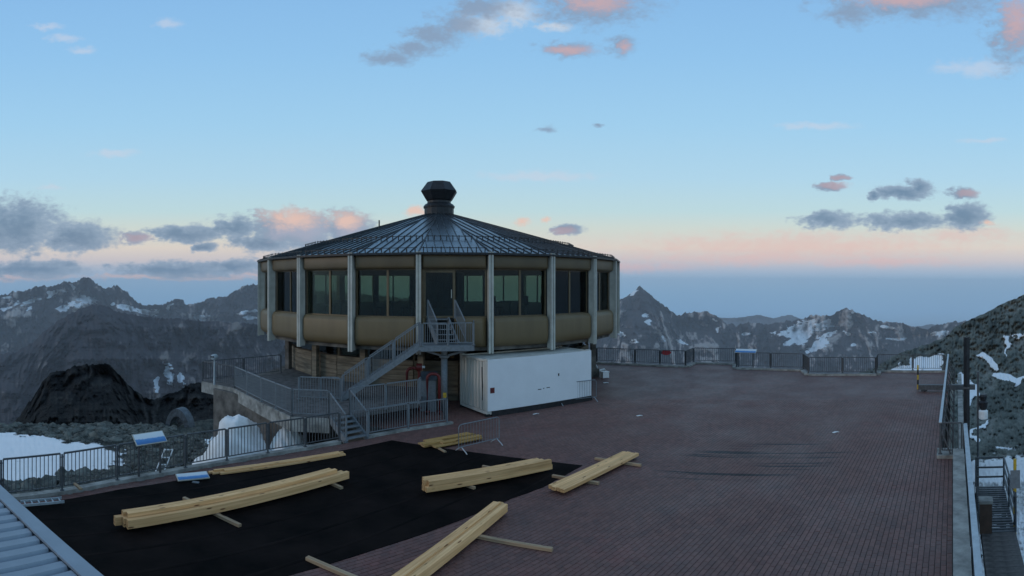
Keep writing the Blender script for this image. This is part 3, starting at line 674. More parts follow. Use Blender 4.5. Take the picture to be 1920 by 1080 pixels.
# ================================================================== railings
BAL = {}
def baluster_mesh(h, r, m):
    k = (round(h, 3), r, m)
    if k not in BAL:
        b = MB(); b.box((0, 0, h / 2), (r, r, h)); BAL[k] = b.mesh('baluster', M[m])
    return BAL[k]
def railing(name, label, runs, h=1.05, mt='galv', group=None, gap=.125, pr=.05, seg=1.7, cat='railing', bal=.018, foot=.12, posts=True, toprail=.045):
    """runs: list of polylines of base points; one panel between two posts"""
    root = thing(name, label, cat, runs[0][0], group)
    for pts in runs:
        nodes = [Vector(pts[0])]
        for a, b in zip(pts, pts[1:]):
            a, b = Vector(a), Vector(b); k = max(1, round((b - a).length / seg))
            nodes += [a.lerp(b, (i + 1) / k) for i in range(k)]
        up = Vector((0, 0, 1))
        for i, p in enumerate(nodes):
            if not posts: break
            b = MB(); b.box((p.x, p.y, p.z + (h - .02) / 2), (pr, pr, h - .02), ang); b.box((p.x, p.y, p.z + .0075), (pr * 2.4, pr * 2.4, .015), ang)
            part('post', b, M[mt], root, p)
        for a, b in zip(nodes, nodes[1:]):
            d = b - a; L = Vector((d.x, d.y, 0)).length
            if L < .12: continue
            ins = min(.06, L * .2) / L
            a2, b2 = a + d * ins, b - d * ins
            fr = MB()
            fr.bar(a2 + up * h, b2 + up * h, toprail, toprail); fr.bar(a2 + up * foot, b2 + up * foot, .03, .03)
            for q in (a2, b2): fr.bar(q + up * foot, q + up * h, .028, .028)
            fr.bar(a + up * (h * .9), a2 + up * (h * .9), .02, .02); fr.bar(b + up * (h * .9), b2 + up * (h * .9), .02, .02)
            pn = part('panel', fr, M[mt], root, a)
            k = max(1, int(L / gap))
            for i in range(1, k):
                q = a2.lerp(b2, i / k)
                put('baluster', baluster_mesh(h - foot, bal, mt), pn, q + up * foot, math.atan2(d.y, d.x))
    return root
railing('steel_railing', 'dark steel railing along the left edge of the terrace in front of the snowfield', [[p + Vector((-.08, .05, .10)) for p in FL]], 1.03, 'rail_dark', gap=.125)
railing('steel_railing', 'grey railing on the kerb right of the lower stair foot', [[p + Vector((0, .05, .09)) for p in FR]], 1.0, 'galv')
back_groups = [([0, 1, 2], 'dark railing at the far terrace edge carrying the red oval sign'), ([2, 3, 4], 'set back stretch of far railing between the red sign and the blue board'), ([4, 5, 6, 7], 'far railing carrying the blue and white panorama board'), ([7, 8, 9, 10], 'stretch of far railing that stands nearest, right of the blue board'), ([10, 11, 12, 13], 'far railing with the snowy slope behind it')]
for ix, lb in back_groups:
    railing('steel_railing', lb, [[BK[i] + Vector((.04, .08, .10)) for i in ix]], 1.02, 'rail_dark', seg=2.2, gap=.14, bal=.022, pr=.07)

# ---- right edge: railing with stays, parapet, handrail, cross gate
RB = corner + Vector((.15, -.15, 0))
rl = railing('steel_railing', 'railing with slanted stays running down the right edge of the terrace', [[RA + Vector((0, 0, .1)), RB + Vector((0, 0, .1))]], 1.05, 'rail_dark', seg=1.75, gap=.16, pr=.06)
k = max(1, round((RB - RA).length / 1.75))
for i in range(k + 1):
    p = RA.lerp(RB, i / k); b = MB()
    b.bar(p + Vector((0, 0, .95)), p + NV * .42 + Vector((0, 0, -.05)), .05, .05); b.bar(p + NV * .42 + Vector((0, 0, .3)), p + NV * .42 + Vector((0, 0, -.4)), .05, .05)
    part('stay', b, M['rail_dark'], rl, p)
tr_ = MB(); tr_.bar(RA + Vector((0, 0, 1.17)), RB + Vector((0, 0, 1.17)), .10, .035)
part('top_rail', tr_, M['rail_light'], rl, RA)
pad = MB(); pp = [RA + VD * .12 - UD * .18, RA + VD * .12 + UD * .7, RA + NV * .85 + UD * .7, RA + NV * .85 - UD * .18]
pad.prism([(q.x, q.y) for q in pp], -.3, .11)
solo('concrete_pad', pad, M['concrete'], 'raised concrete pad at the end of the parapet under the cross gate', 'concrete pad', origin=RA)
g0, g1 = RA + Vector((0, 0, .11)), RA + NV * .78 + Vector((0, 0, .11))
railing('cross_gate', 'narrow barred gate across the end of the right parapet', [[g0 + UD * .03, g1 + UD * .03]], 1.05, 'rail_dark', cat='gate', gap=.11, seg=2)
pw = MB()
a0 = NV * N_IN + UD * -1.0; a1 = NV * N_IN + UD * (RAU - .25)
for i in range(6):
    p0, p1 = a0.lerp(a1, i / 6), a0.lerp(a1, (i + 1) / 6) - UD * .012
    blk = MB(); blk.prism([(q.x, q.y) for q in (p0, p1, p1 + NV * .36, p0 + NV * .36)], -2.6, .36 + random.uniform(-.006, .006))
    if i == 0: pwr = thing('parapet_wall', 'pale concrete parapet along the near right edge of the terrace', 'parapet', a0)
    part('coping_block', blk, M['concrete'], pwr, p0)
lw = MB(); q0 = RA + NV * .62 + UD * .8; q1 = RB + NV * .62
lw.prism([(q.x, q.y) for q in (q0, q1, q1 + NV * .25, q0 + NV * .25)], -3.0, -.12)
solo('retaining_wall', lw, M['concrete'], 'pale retaining wall outside the railing with slanted stays', 'wall', origin=q0)
hr = thing('handrail', 'light grey flat handrail on dark posts outside the near parapet', 'handrail', NV * (N_IN + .46))
h0 = NV * (N_IN + .42) + UD * -1.0; h1 = NV * (N_IN + .42) + UD * (RAU + .1)
b = MB(); b.bar(h0 + Vector((0, 0, 1.1)), h1 + Vector((0, 0, 1.1)), .13, .05); part('rail', b, M['rail_light'], hr)
b = MB(); b.bar(h0 + Vector((0, 0, .62)) + NV * .0, h1 + Vector((0, 0, .62)), .035, .035); part('lower_rail', b, M['rail_dark'], hr)
for i in range(12):
    q = h0.lerp(h1, i / 11); b = MB(); b.bar(q + Vector((0, 0, -.5)), q + Vector((0, 0, 1.07)), .055, .055); b.bar(q + Vector((0, 0, .9)), q + NV * .1 + Vector((0, 0, 1.06)), .03, .03)
    part('post', b, M['rail_dark'], hr, q)

# ================================================================== revolving restaurant
NB = 22; ST = 2 * math.pi / NB
RP, RWL, RF = 12.03, 11.62, 11.52
ZT, ZB = 7.38, 2.62
Z_WT, Z_WB, Z_AB = 6.60, 4.25, 2.86
PH0 = -.08
def bang(k): return math.pi + BAZ - (PH0 + ST * k)       # bearing from the centre of post k (0 = towards the camera)
def ringp(r, k, z): a = bang(k); return Vector((BC.x + r * math.sin(a), BC.y + r * math.cos(a), z))
bld = thing('revolving_restaurant', 'round glazed mountain restaurant with bronze cladding and dark metal roof', 'restaurant', BC)
def bay_mesh(fn, *a): return fn(*a)
# all bays share the meshes of bay 0, turned about the centre
def bay_local(fn):
    b = MB(); fn(b); return b
def L2(r, f, z):      # local point in bay 0 frame: fraction f of the way from post 0 to post 1 on a chord of radius r
    a0, a1 = 0.0, -ST
    p0 = Vector((r * math.sin(a0), r * math.cos(a0), z)); p1 = Vector((r * math.sin(a1), r * math.cos(a1), z))
    return p0.lerp(p1, f)
def bay_put(name, me, k, parent=None, label=None):
    turned = parent is not None and abs(parent.rotation_euler.z) > 1e-9      # a part of a turned part already turns with it
    return put(name, me, parent or bld, BC, 0.0 if turned else -bang(k), label=label)
# post (a deep fin with a grooved front)
b = MB()
b.box((0, (RP + RWL) / 2 - .06, (ZT + ZB) / 2), (.15, RP - RWL - .12, ZT - ZB))
for sx in (-.075, .075): b.box((sx, RP - .06, (ZT + ZB) / 2 - .02), (.09, .12, ZT - ZB + .04))
b.box((0, RP - .085, (ZT + ZB) / 2), (.06, .07, ZT - ZB))
post_me = b.mesh('post', M['post'])
# apron: bulging panel with rounded ends
def bulge(b, r0, prof, f0, f1, nf=10, er=.06):
    rows = []
    for (dr, z) in prof:
        row = []
        for i in range(nf + 1):
            f = f0 + (f1 - f0) * i / nf
            e = min(f - f0, f1 - f) / er; k = 1.0 if e >= 1 else math.sqrt(max(0, 1 - (1 - e) ** 2))
            row.append(L2(r0 + dr * k, f, z + (0)))
        rows.append(row)
    n = nf + 1
    b.add([p for r_ in rows for p in r_], [(i * n + j, i * n + j + 1, (i + 1) * n + j + 1, (i + 1) * n + j) for i in range(len(rows) - 1) for j in range(nf)])
aprof = [(-.2, Z_WB + .02), (.14, Z_WB + .02), (.17, Z_WB - .01), (.26, Z_WB - .16), (.27, Z_WB - .2), (.28, Z_WB - .95), (.265, Z_WB - 1.1), (.22, Z_WB - 1.25), (.12, Z_WB - 1.36), (.0, Z_AB), (-.3, Z_AB - .02)]
b = MB(); bulge(b, RWL, aprof, .035, .965, 40, .03); apron_me = b.mesh('apron_panel', M['bronze'], True)
fprof = [(-.2, ZT - .14), (.22, ZT - .14), (.24, ZT - .18), (.24, Z_WT + .12), (.22, Z_WT + .05), (.16, Z_WT - .005), (.08, Z_WT - .02), (-.2, Z_WT - .02)]
b = MB(); bulge(b, RWL, fprof, .035, .965, 40, .025); fascia_me = b.mesh('fascia_panel', M['bronze_up'], True)
# window: frame, two panes, mullion
def winframe(mull, fs=.035, fe=.965):
    b = MB(); w = .07
    for z in (Z_WB + .04, Z_WT - .03): b.bar(L2(RF, fs, z), L2(RF, fe, z), .09, w)
    for f in (fs, fe): b.bar(L2(RF, f, Z_WB), L2(RF, f, Z_WT), .09, .06, up=Vector((0, 1, 0)))
    return b
b = winframe(.5); win_me = b.mesh('window', M['winframe'])
b = MB(); b.bar(L2(RF + .01, .52, Z_WB + .08), L2(RF + .01, .52, Z_WT - .07), .11, .07, up=Vector((0, 1, 0))); mul_me = b.mesh('mullion', M['winframe'])
def pane(f0, f1):
    b = MB(); b.bar(L2(RF, f0, (Z_WB + Z_WT) / 2), L2(RF, f1, (Z_WB + Z_WT) / 2), .012, Z_WT - Z_WB - .12); return b.mesh('pane', M['glass'])
p1_me, p2_me = pane(.05, .508), pane(.532, .95)
side_me = None
jamb_mes = []
for f in (.018, .982):
    b = MB(); b.bar(L2(RWL - .2, f, Z_AB), L2(RWL - .2, f, ZT - .14), .36, .1, up=Vector((0, 1, 0))); jamb_mes.append(b.mesh('jamb', M['dark_in']))
DOOR = 0
for k in range(NB):
    bay_put('post', post_me, k)
    bay_put('fascia_panel', fascia_me, k)
    [bay_put('jamb', jm, k) for jm in jamb_mes]
    if k != DOOR:
        bay_put('apron_panel', apron_me, k)
        wn = bay_put('window', win_me, k)
        for nm, me_ in (('mullion', mul_me), ('pane', p1_me), ('pane', p2_me)): bay_put(nm, me_, k, wn)
# door bay: the bay that starts at post 0 and runs to post 1
b = MB(); bulge(b, RWL, aprof, .50, .965, 10, .12)
bay_put('apron_panel', b.mesh('apron_panel', M['bronze'], True), DOOR)
b = MB(); bulge(b, RWL, aprof, .035, .09, 6, .02); bay_put('apron_panel', b.mesh('apron_panel', M['bronze'], True), DOOR)
wn = bay_put('window', win_me, DOOR); bay_put('pane', p2_me, DOOR, wn)
b = MB()
for f in (.07, .50): b.bar(L2(RF, f, Z_WB - .02), L2(RF, f, Z_WT - .07), .12, .12, up=Vector((0, 1, 0)))
b.bar(L2(RF, .05, Z_WT - .14), L2(RF, .52, Z_WT - .14), .12, .10)
b.bar(L2(RF, .05, Z_WB + .05), L2(RF, .52, Z_WB + .05), .12, .10)
dr_ = bay_put('door', b.mesh('door', M['winframe']), DOOR)
b = MB(); b.bar(L2(RF, .09, (Z_WB + Z_WT) / 2 - .05), L2(RF, .48, (Z_WB + Z_WT) / 2 - .05), .014, Z_WT - Z_WB - .25); bay_put('pane', b.mesh('pane', M['glass']), DOOR, dr_)
b = MB(); b.bar(L2(RF + .09, .46, 5.2), L2(RF + .09, .46, 5.6), .04, .04, up=Vector((0, 1, 0))); b.bar(L2(RF + .02, .46, 5.4), L2(RF + .09, .46, 5.4), .03, .03); bay_put('handle', b.mesh('handle', M['post']), DOOR, dr_)
# slabs and inside
ph = bang(0)
b = MB(); b.lathe([(RF - .05, -.16), (RF - .05, 0)], NB, ph, (BC.x, BC.y, Z_WB)); part('floor_slab', b, M['carpet'], bld, BC)
b = MB(); b.lathe([(RWL - .1, -.3), (RWL - .1, -.1)], NB, ph, (BC.x, BC.y, Z_AB + .12)); part('underside_slab', b, M['concrete_dark'], bld, BC)
b = MB(); b.lathe([(RF + .05, 0), (RF + .05, .12)], NB, ph, (BC.x, BC.y, Z_WT)); part('ceiling_slab', b, M['ceiling'], bld, BC)
b = MB(); b.lathe([(1.7, Z_WB), (1.7, Z_WT)], 24, ph, BC); part('core', b, M['dark_in'], bld, BC)
# roof: twenty-four sheet-metal slopes with standing seams and two rows of snow guards
RE, ZE, RT, ZTOP = RP - .06, ZT - .03, .95, 10.5
def RL_(t, f, dz=0): r = RE + (RT - RE) * t; p = L2(r, f, ZE + (ZTOP - ZE) * t); p.z += dz; return p
b = MB(); vs = [RL_(0, 0), RL_(0, 1), RL_(1, 1), RL_(1, 0)]; b.add(vs + [v - Vector((0, 0, .07)) for v in vs], [(0, 1, 2, 3), (4, 7, 6, 5), (0, 4, 5, 1), (2, 6, 7, 3)])
slope_me = b.mesh('roof_panel', M['roof'])
b = MB(); b.bar(RL_(0, 0, .02), RL_(1, 0, .02), .06, .05); hip_me = b.mesh('hip_cap', M['seam'])
seam_mes = []
for f in (1/8, 2/8, 3/8, 4/8, 5/8, 6/8, 7/8):
    # seams run parallel up the slope until they meet the hip
    x = abs(f - .5) * 2; tt = min(.98, (1 - x) / (1 - RT / RE) * .985)
    pa = RL_(0, f, .02); ctr0 = RL_(0, .5, .02); ctr1 = RL_(tt, .5, .02)
    pb = ctr1 + (pa - ctr0)
    b = MB(); b.bar(pa, pb, .03, .045); seam_mes.append(b.mesh('seam', M['seam']))
def guard(t):
    b = MB(); b.bar(RL_(t, .03, .15), RL_(t, .97, .15), .035, .035)
    for f in np.linspace(.06, .94, 8): b.bar(RL_(t, f, 0), RL_(t, f, .2), .035, .05)
    return b.mesh('snow_guard', M['black'])
g1_, g2_ = guard(.025), guard(.27)
b = MB(); b.bar(L2(RE + .03, -.004, ZE - .06), L2(RE + .03, 1.004, ZE - .06), .14, .10); gut_me = b.mesh('gutter', M['black'])
roof = part('roof', (lambda q: (q.lathe([(RE - .2, ZE - .16), (RE - .2, ZE - .09), (RT, ZTOP - .12)], NB, ph, BC, 0, False), q)[1])(MB()), M['seam'], bld, BC)
for k in range(NB):
    for nm, me_ in (('roof_panel', slope_me), ('hip_cap', hip_me), ('snow_guard', g1_), ('snow_guard', g2_), ('gutter', gut_me)): bay_put(nm, me_, k, roof)
    for me_ in seam_mes: bay_put('seam', me_, k, roof)
chm = part('chimney', (lambda q: (q.lathe([(1.0, 10.1), (1.0, 10.95)], 16, 0, BC), q)[1])(MB()), M['black'], bld, BC)
b = MB(); b.lathe([(1.05, 10.95), (1.07, 11.06), (.95, 11.2), (.80, 11.28), (.80, 11.42)], 16, 0, BC); part('collar', b, M['black'], chm, BC)
b = MB(); b.lathe([(.80, 11.4), (.93, 11.5), (1.28, 12.06), (.84, 12.66), (.78, 12.7)], 8, R(22.5) + ph, BC); part('cowl', b, M['black'], chm, BC)
an_ = dp(711, 424, 35.0); b = MB(); b.tube([an_ + Vector((0, 0, -.5)), an_ + Vector((0, 0, .36))], .045, 6); part('vent_pipe', b, M['black'], bld, an_)
# lower storey: board-marked wall under a dark window band
RD = 9.95; seg = 28
wall = part('drum_wall', (lambda q: (q.lathe([(RD - .2, -.3), (RD - .2, 2.0)], seg, 0, BC), q)[1])(MB()), M['concrete_dark'], bld, BC)
def dpt(r, a, z): return Vector((BC.x + r * math.sin(a), BC.y + r * math.cos(a), z))
for i in range(seg):
    a = 2 * math.pi * i / seg; am = a + math.pi / seg
    if math.cos(am - bang(0)) < -.05: continue
    for j in range(8):
        b = MB(); z = .02 + j * .25 + .125
        off = random.uniform(0, .012)
        b.bar(dpt(RD + off, a + .002, z), dpt(RD + off, a + 2 * math.pi / seg - .002, z), .10, .236)
        part('board', b, M['board'], wall, dpt(RD, am, z))
band = part('window_band', (lambda q: (q.lathe([(RD - .25, 2.05), (RD - .25, 2.72)], seg, 0, BC), q)[1])(MB()), M['dark_in'], bld, BC)
for i in range(seg):
    a = 2 * math.pi * i / seg
    if math.cos(a - bang(0)) < -.05: continue
    b = MB(); b.bar(dpt(RD - .12, a + .02, 2.38), dpt(RD - .12, a + 2 * math.pi / seg - .02, 2.38), .012, .62); part('pane', b, M['glass'], band, dpt(RD, a, 2.38))
    if i % 2 == 0:
        b = MB(); b.bar(dpt(RD - .1, a, 2.02), dpt(RD - .1, a, 2.74), .1, .1); part('mullion', b, M['winframe'], band, dpt(RD, a, 2.38))
for px in (541, 592, 682, 790, 868, 990, 1112):
    th = (px - 960) / F; u = Vector((math.sin(th), math.cos(th), 0)); tca = u.dot(BC); dq = math.sqrt(max(0, BC.length_squared - tca ** 2)); rc = RD + .35
    t0 = tca - math.sqrt(max(.01, rc * rc - dq * dq)); q = u * t0
    b = MB(); b.box((q.x, q.y, 1.35), (.3, .3, 2.7), th)
    if px in (541, 592, 1112): b.prism([(q.x + .35 * x, q.y + .35 * y) for x, y in ((-1, -1), (1, -1), (1, 1), (-1, 1))], 0, .5)
    part('column', b, M['concrete_dark' if px not in (592, 682, 790) else 'board'], bld, q)

# tables and chairs behind the glass
def chair_meshes():
    out = []
    b = MB(); b.box((0, 0, .45), (.42, .42, .06)); out.append(('seat', b.mesh('seat', M['dark_in'])))
    b = MB(); b.box((0, .2, .76), (.42, .05, .5)); out.append(('backrest', b.mesh('backrest', M['dark_in'])))
    for x in (-.18, .18):
        for y in (-.18, .18):
            b = MB(); b.box((x, y, .21), (.04, .04, .42)); out.append(('leg', b.mesh('leg', M['black'])))
    return out
CH = chair_meshes()
b = MB(); b.box((0, 0, .73), (.8, .8, .04)); TT = b.mesh('table_top', M['dark_in'])
b = MB(); b.tube([(0, 0, 0), (0, 0, .71)], .05, 8); b.lathe([(.28, 0), (.28, .03)], 12); TL = b.mesh('pedestal', M['black'])
for k in (-4, -3, -2, -1, 1, 2, 3, 4):
    a = bang(k + .5); rz = -a
    c0 = Vector((BC.x + 10.5 * math.sin(a), BC.y + 10.5 * math.cos(a), Z_WB))
    wh = ['first', 'second', 'third', 'fourth'][abs(k) - 1] + ' window bay ' + ('left' if k < 0 else 'right') + ' of the door'
    t = thing('dining_table', 'dim table behind the ' + wh, 'table', c0, 'tables inside the restaurant')
    put('table_top', TT, t, c0, rz); put('pedestal', TL, t, c0, rz)
    for s in (-1, 1):
        off = Vector((math.cos(a), -math.sin(a), 0)) * .72 * s; cz = c0 + off
        ch_ = thing('dining_chair', ('left' if s > 0 else 'right') + ' chair at the table in the ' + wh, 'chair', cz, 'chairs inside the restaurant')
        for nm, me_ in CH: put(nm, me_, ch_, cz, rz + (-math.pi / 2 if s > 0 else math.pi / 2))

# ================================================================== deck, stairs, landing
ZD = .7
DA, DB = gp(380, 714, ZD), gp(527, 699, ZD)
DF = [gp(440, 727, ZD), gp(490, 753, ZD), gp(547, 780, ZD), gp(604, 787, ZD)]
SL0, SR0 = gp(650, 830), gp(689, 822)                                    # foot of the lower stair
across = (SR0 - SL0).normalized(); upd = Vector((-across.y, across.x, 0))
SWID = (SR0 - SL0).length
TOPL = SL0 + upd * 1.15 + Vector((0, 0, ZD)); TOPR = SR0 + upd * 1.15 + Vector((0, 0, ZD))
DR = gp(785, 757, ZD)
deckpoly = [DA] + DF[:3] + [TOPL, TOPR, DR, dpt(RD, math.atan2(DR.x - BC.x, DR.y - BC.y), 0), dpt(RD, bang(-1.5), 0), dpt(RD, bang(-3), 0), dpt(RD, bang(-4.6), 0), dpt(RD, bang(-5.4), 0), DB]
dk = thing('entrance_deck', 'raised concrete deck wrapping the left side of the restaurant', 'deck', DA)
b = MB(); b.prism([(p.x, p.y) for p in deckpoly], ZD - .16, ZD); part('deck_slab', b, M['plank_dark'], dk, DA)
b = MB()
for a, c_ in zip(([DA] + DF[:3]), DF[:3] + [TOPL]):
    b.bar(a + Vector((0, 0, -.30)), c_ + Vector((0, 0, -.30)), .16, .56)
part('fascia_beam', b, M['concrete'], dk, DA)
b = MB(); b.bar(DA + Vector((0, 0, -.30)), DB + Vector((0, 0, -.30)), .16, .56); part('fascia_beam', b, M['concrete'], dk, DA)
b = MB()
pr_ = [gp(392, 740, .2), gp(470, 760, .2), gp(548, 786, .2), dpt(RD - 1, bang(-2), 0), dpt(RD, bang(-5), 0)]
pc = sum((Vector((p.x, p.y, 0)) for p in pr_), Vector()) / len(pr_)
b.prism([((p.x - pc.x) * .94 + pc.x, (p.y - pc.y) * .94 + pc.y) for p in pr_], -7, ZD - .2); part('pier', b, M['concrete_dark'], dk, DA)
up = Vector((0, 0, 1))
railing('deck_railing', 'grey railing round the outer left corner of the raised deck', [[DB + up * .0, DA, DF[0]]], 1.05, 'rail_dark', seg=2.2, gap=.15)
railing('deck_railing', 'grey railing along the front of the raised deck above the snow heaps', [[DF[0], DF[1], DF[2]]], 1.05, 'galv', seg=1.5, gap=.135, bal=.018)
railing('deck_railing', 'grey railing on the front edge of the deck left of the lower stair', [[DF[2], TOPL]], 1.05, 'galv', seg=1.6, gap=.11)
railing('deck_railing', 'grey railing on the deck edge behind the front kerb railing', [[TOPR, DR, DR + (BC - DR).normalized() * .9]], 1.05, 'galv', seg=2.2, gap=.11)
railing('deck_railing', 'inner grey railing on the deck below the upper stair', [[gp(560, 748, ZD), gp(640, 752, ZD)]], 1.0, 'galv', seg=1.6)
def stair(name, label, p0, p1, wid, side, n, cat='stairs'):
    """p0 foot, p1 top (outer edge), width towards side"""
    root = thing(name, label, cat, p0); d = p1 - p0; run = Vector((d.x, d.y, 0)); rn = run.normalized()
    for s in (0, 1):
        q = side * wid * s; b = MB(); b.bar(p0 + q + up * -.02, p1 + q + up * -.02, .06, .24); part('stringer', b, M['galv'], root, p0 + q)
    for i in range(n):
        c0 = p0 + run * ((i + .5) / n) + up * (d.z * (i + 1) / n - .03)
        b = MB(); b.bar(c0 + side * .03, c0 + side * (wid - .03), run.length / n * 1.02, .04); part('tread', b, M['galv'], root, c0)
    return root
stair('lower_stair', 'short grey metal stair from the paving up to the deck', SL0 + across * 0 - up * 0, TOPL, SWID, across, 5)
railing('stair_railing', 'sloping railing on the left side of the lower stair', [[TOPL, SL0 + upd * .02]], 1.0, 'galv', gap=.11)
railing('stair_railing', 'sloping railing on the right side of the lower stair', [[TOPR, SR0 + upd * .02]], 1.0, 'galv', gap=.11)
ZL = 3.13
LP = [dp(788, 648, 25.3), dp(888, 640, 25.6)]
for p in LP: p.z = ZL
US0 = gp(638, 750, ZD); US1 = Vector((LP[0].x, LP[0].y, ZL))
ud = Vector((US1.x - US0.x, US1.y - US0.y, 0)).normalized(); us = Vector((-ud.y, ud.x, 0))
if us.y < 0: us = -us
stair('upper_stair', 'long straight grey metal stair climbing from the deck to the restaurant door', US0, US1, 1.05, us, 13)
railing('stair_railing', 'front railing of the long upper stair', [[US0 - ud * .9, US0, US1]], 1.0, 'galv', gap=.12, seg=1.5)
railing('stair_railing', 'rear railing of the long upper stair', [[US0 + us * 1.05, US1 + us * 1.05]], 1.0, 'galv', gap=.12, seg=1.5)
nrm = (BC - LP[0]).normalized(); nrm.z = 0
WALLP = [LP[0] + nrm * 1.5, LP[1] + nrm * 1.5]
ld = thing('entrance_landing', 'grey steel landing in front of the restaurant door', 'landing', LP[0])
b = MB(); b.prism([(p.x, p.y) for p in (LP[0], LP[1], WALLP[1], WALLP[0])], ZL - .05, ZL); part('grating', b, M['galv'], ld, LP[0])
b = MB()
for a, c_ in ((LP[0], LP[1]), (LP[1], WALLP[1]), (LP[0], WALLP[0])): b.bar(a + up * -.15, c_ + up * -.15, .08, .2)
part('edge_beam', b, M['galv'], ld, LP[0])
cpt = dp(833, 700, 26.2); cpt.z = 0
b = MB(); b.tube([cpt, cpt + up * 2.5], .15, 14); part('column', b, M['galv'], ld, cpt, True)
b = MB(); b.lathe([(.15, 2.45), (.24, 2.52), (.24, 2.6), (.14, 2.64), (.14, 3.05)], 14, 0, cpt); part('column_head', b, M['galv'], ld, cpt)
b = MB(); b.bar(cpt + up * 2.55, LP[1] + nrm * .3 + up * -.2, .09, .09); b.bar(cpt + up * 2.55, LP[0] + nrm * .3 + up * -.2, .09, .09); part('bracket', b, M['galv'], ld, cpt)
railing('landing_railing', 'barred railing round the front of the door landing', [[LP[0] + (LP[1] - LP[0]) * .03, LP[1], WALLP[1]]], 1.0, 'galv', gap=.105, seg=1.2)
# steps from the landing up to the door sill
e0, e1 = ringp(RWL + .15, .12, Z_WB), ringp(RWL + .15, .50, Z_WB)
dn = (LP[1] + (LP[0] - LP[1]) * .05) - e1; dn.z = 0; dn = dn.normalized()
ds = stair('door_steps', 'small flight of steps between landing and restaurant door', e0 + dn * 1.0 - up * (Z_WB - ZL), e0, .95, (e1 - e0).normalized(), 5)
railing('stair_railing', 'short sloping railing left of the restaurant door', [[e0, e0 + dn * 1.0 - up * (Z_WB - ZL - .1)]], .9, 'galv', gap=.1)
railing('stair_railing', 'short sloping railing right of the restaurant door', [[e1, e1 + dn * 1.0 - up * (Z_WB - ZL - .1)]], .9, 'galv', gap=.1)

# red pipes, grey cabinet, yellow box by the column
def pipe_loop(label, x0, x1, yt, d, r, valve):
    a, c_ = dp(x0, yt, d), dp(x1, yt, d); a.z = c_.z = a.z
    z = a.z; dd_ = (c_ - a).normalized(); pts = [Vector((a.x, a.y, 0)), a - up * .22]
    for i in range(1, 5): t = i / 4 * math.pi / 2; pts.append(a - up * .22 + dd_ * .22 * (1 - math.cos(t)) + up * .22 * math.sin(t))
    for i in range(0, 5): t = i / 4 * math.pi / 2; pts.append(c_ - dd_ * .22 + dd_ * .22 * math.sin(t) + up * (-.22 + .22 * math.cos(t)))
    pts.append(Vector((c_.x, c_.y, 0)))
    o = thing('fire_pipe', label, 'pipe', Vector((a.x, a.y, 0))); b = MB(); b.tube(pts, r, 10); part('pipe', b, M['red'], o, smooth=True)
    for q in (a, c_):
        b = MB(); b.lathe([(r * 1.7, 0), (r * 1.7, .05)], 12, 0, (q.x, q.y, .12)); part('flange', b, M['red'], o, q)
    if valve:
        b = MB(); v = c_ + up * .04; b.tube([v - dd_ * .13, v + dd_ * .13], .17, 12); part('valve_wheel', b, M['red'], o, v)
        b = MB(); b.tube([v + dd_ * .14, v + dd_ * .26], .06, 8); part('cap', b, M['white_plastic'], o, v)
pipe_loop('red bent standpipe with valve under the upper stair', 763, 786, 690, 26.4, .07, True)
pipe_loop('red bent standpipe nearest the landing column', 801, 824, 701, 25.7, .07, False)
q = dp(806, 745, 26.5); b = MB(); b.prism([(q.x - .42, q.y - .2), (q.x + .3, q.y - .2), (q.x + .3, q.y + .25), (q.x - .42, q.y + .25)], 0, 1.45)
cb = thing('pump_cabinet', 'blue grey sheet metal cabinet behind the red pipes', 'cabinet', (q.x, q.y, 0)); part('case', b, M['galv'], cb)
b = MB(); b.add([(q.x - .45, q.y - .24, 1.46), (q.x + .33, q.y - .24, 1.46), (q.x + .33, q.y + .28, 1.78), (q.x - .45, q.y + .28, 1.78), (q.x - .45, q.y - .24, 1.42), (q.x + .33, q.y - .24, 1.42), (q.x + .33, q.y + .28, 1.42), (q.x - .45, q.y + .28, 1.42)], [(0, 1, 2, 3), (4, 7, 6, 5), (0, 4, 5, 1), (1, 5, 6, 2), (2, 6, 7, 3), (3, 7, 4, 0)]); part('lid', b, M['ice'], cb)
q = dp(834, 741, 24.9); yb = thing('junction_box', 'small yellow box on a stub post beside the landing column', 'box', (q.x, q.y, 0))
b = MB(); b.box(q, (.14, .1, .2)); part('box', b, M['stripe_y'], yb, q)
b = MB(); b.bar(Vector((q.x, q.y, 0)), q - up * .1, .05, .05); part('post', b, M['rail_dark'], yb)

# ================================================================== container
CA = .59; cu, cv = Vector((math.cos(CA), math.sin(CA), 0)), Vector((-math.sin(CA), math.cos(CA), 0))
C0 = Vector((-1.11, 25.18, 0)); CL, CW, CHT = 6.06, 2.44, 2.52
ct = thing('shipping_container', 'pale steel container with one smooth white side in front of the restaurant', 'container', C0)
def cpnt(u, v, z): return C0 + cu * u + cv * v + up * z
b = MB(); b.prism([(p.x, p.y) for p in (cpnt(.06, .05, 0), cpnt(CL - .06, .05, 0), cpnt(CL - .06, CW - .05, 0), cpnt(.06, CW - .05, 0))], .14, CHT - .06); part('body', b, M['cont'], ct)
b = MB()
for v in (.06, CW - .06):
    b.bar(cpnt(.0, v, .16), cpnt(CL, v, .16), .12, .14); b.bar(cpnt(0, v, CHT - .05), cpnt(CL, v, CHT - .05), .12, .10)
for u in (.06, CL - .06):
    b.bar(cpnt(u, .13, .165), cpnt(u, CW - .13, .165), .12, .13); b.bar(cpnt(u, .13, CHT - .055), cpnt(u, CW - .13, CHT - .055), .12, .09)
    for v in (.065, CW - .065): b.box(cpnt(u, v, CHT / 2), (.13, .13, CHT - .1), CA)
part('frame', b, M['cont'], ct)
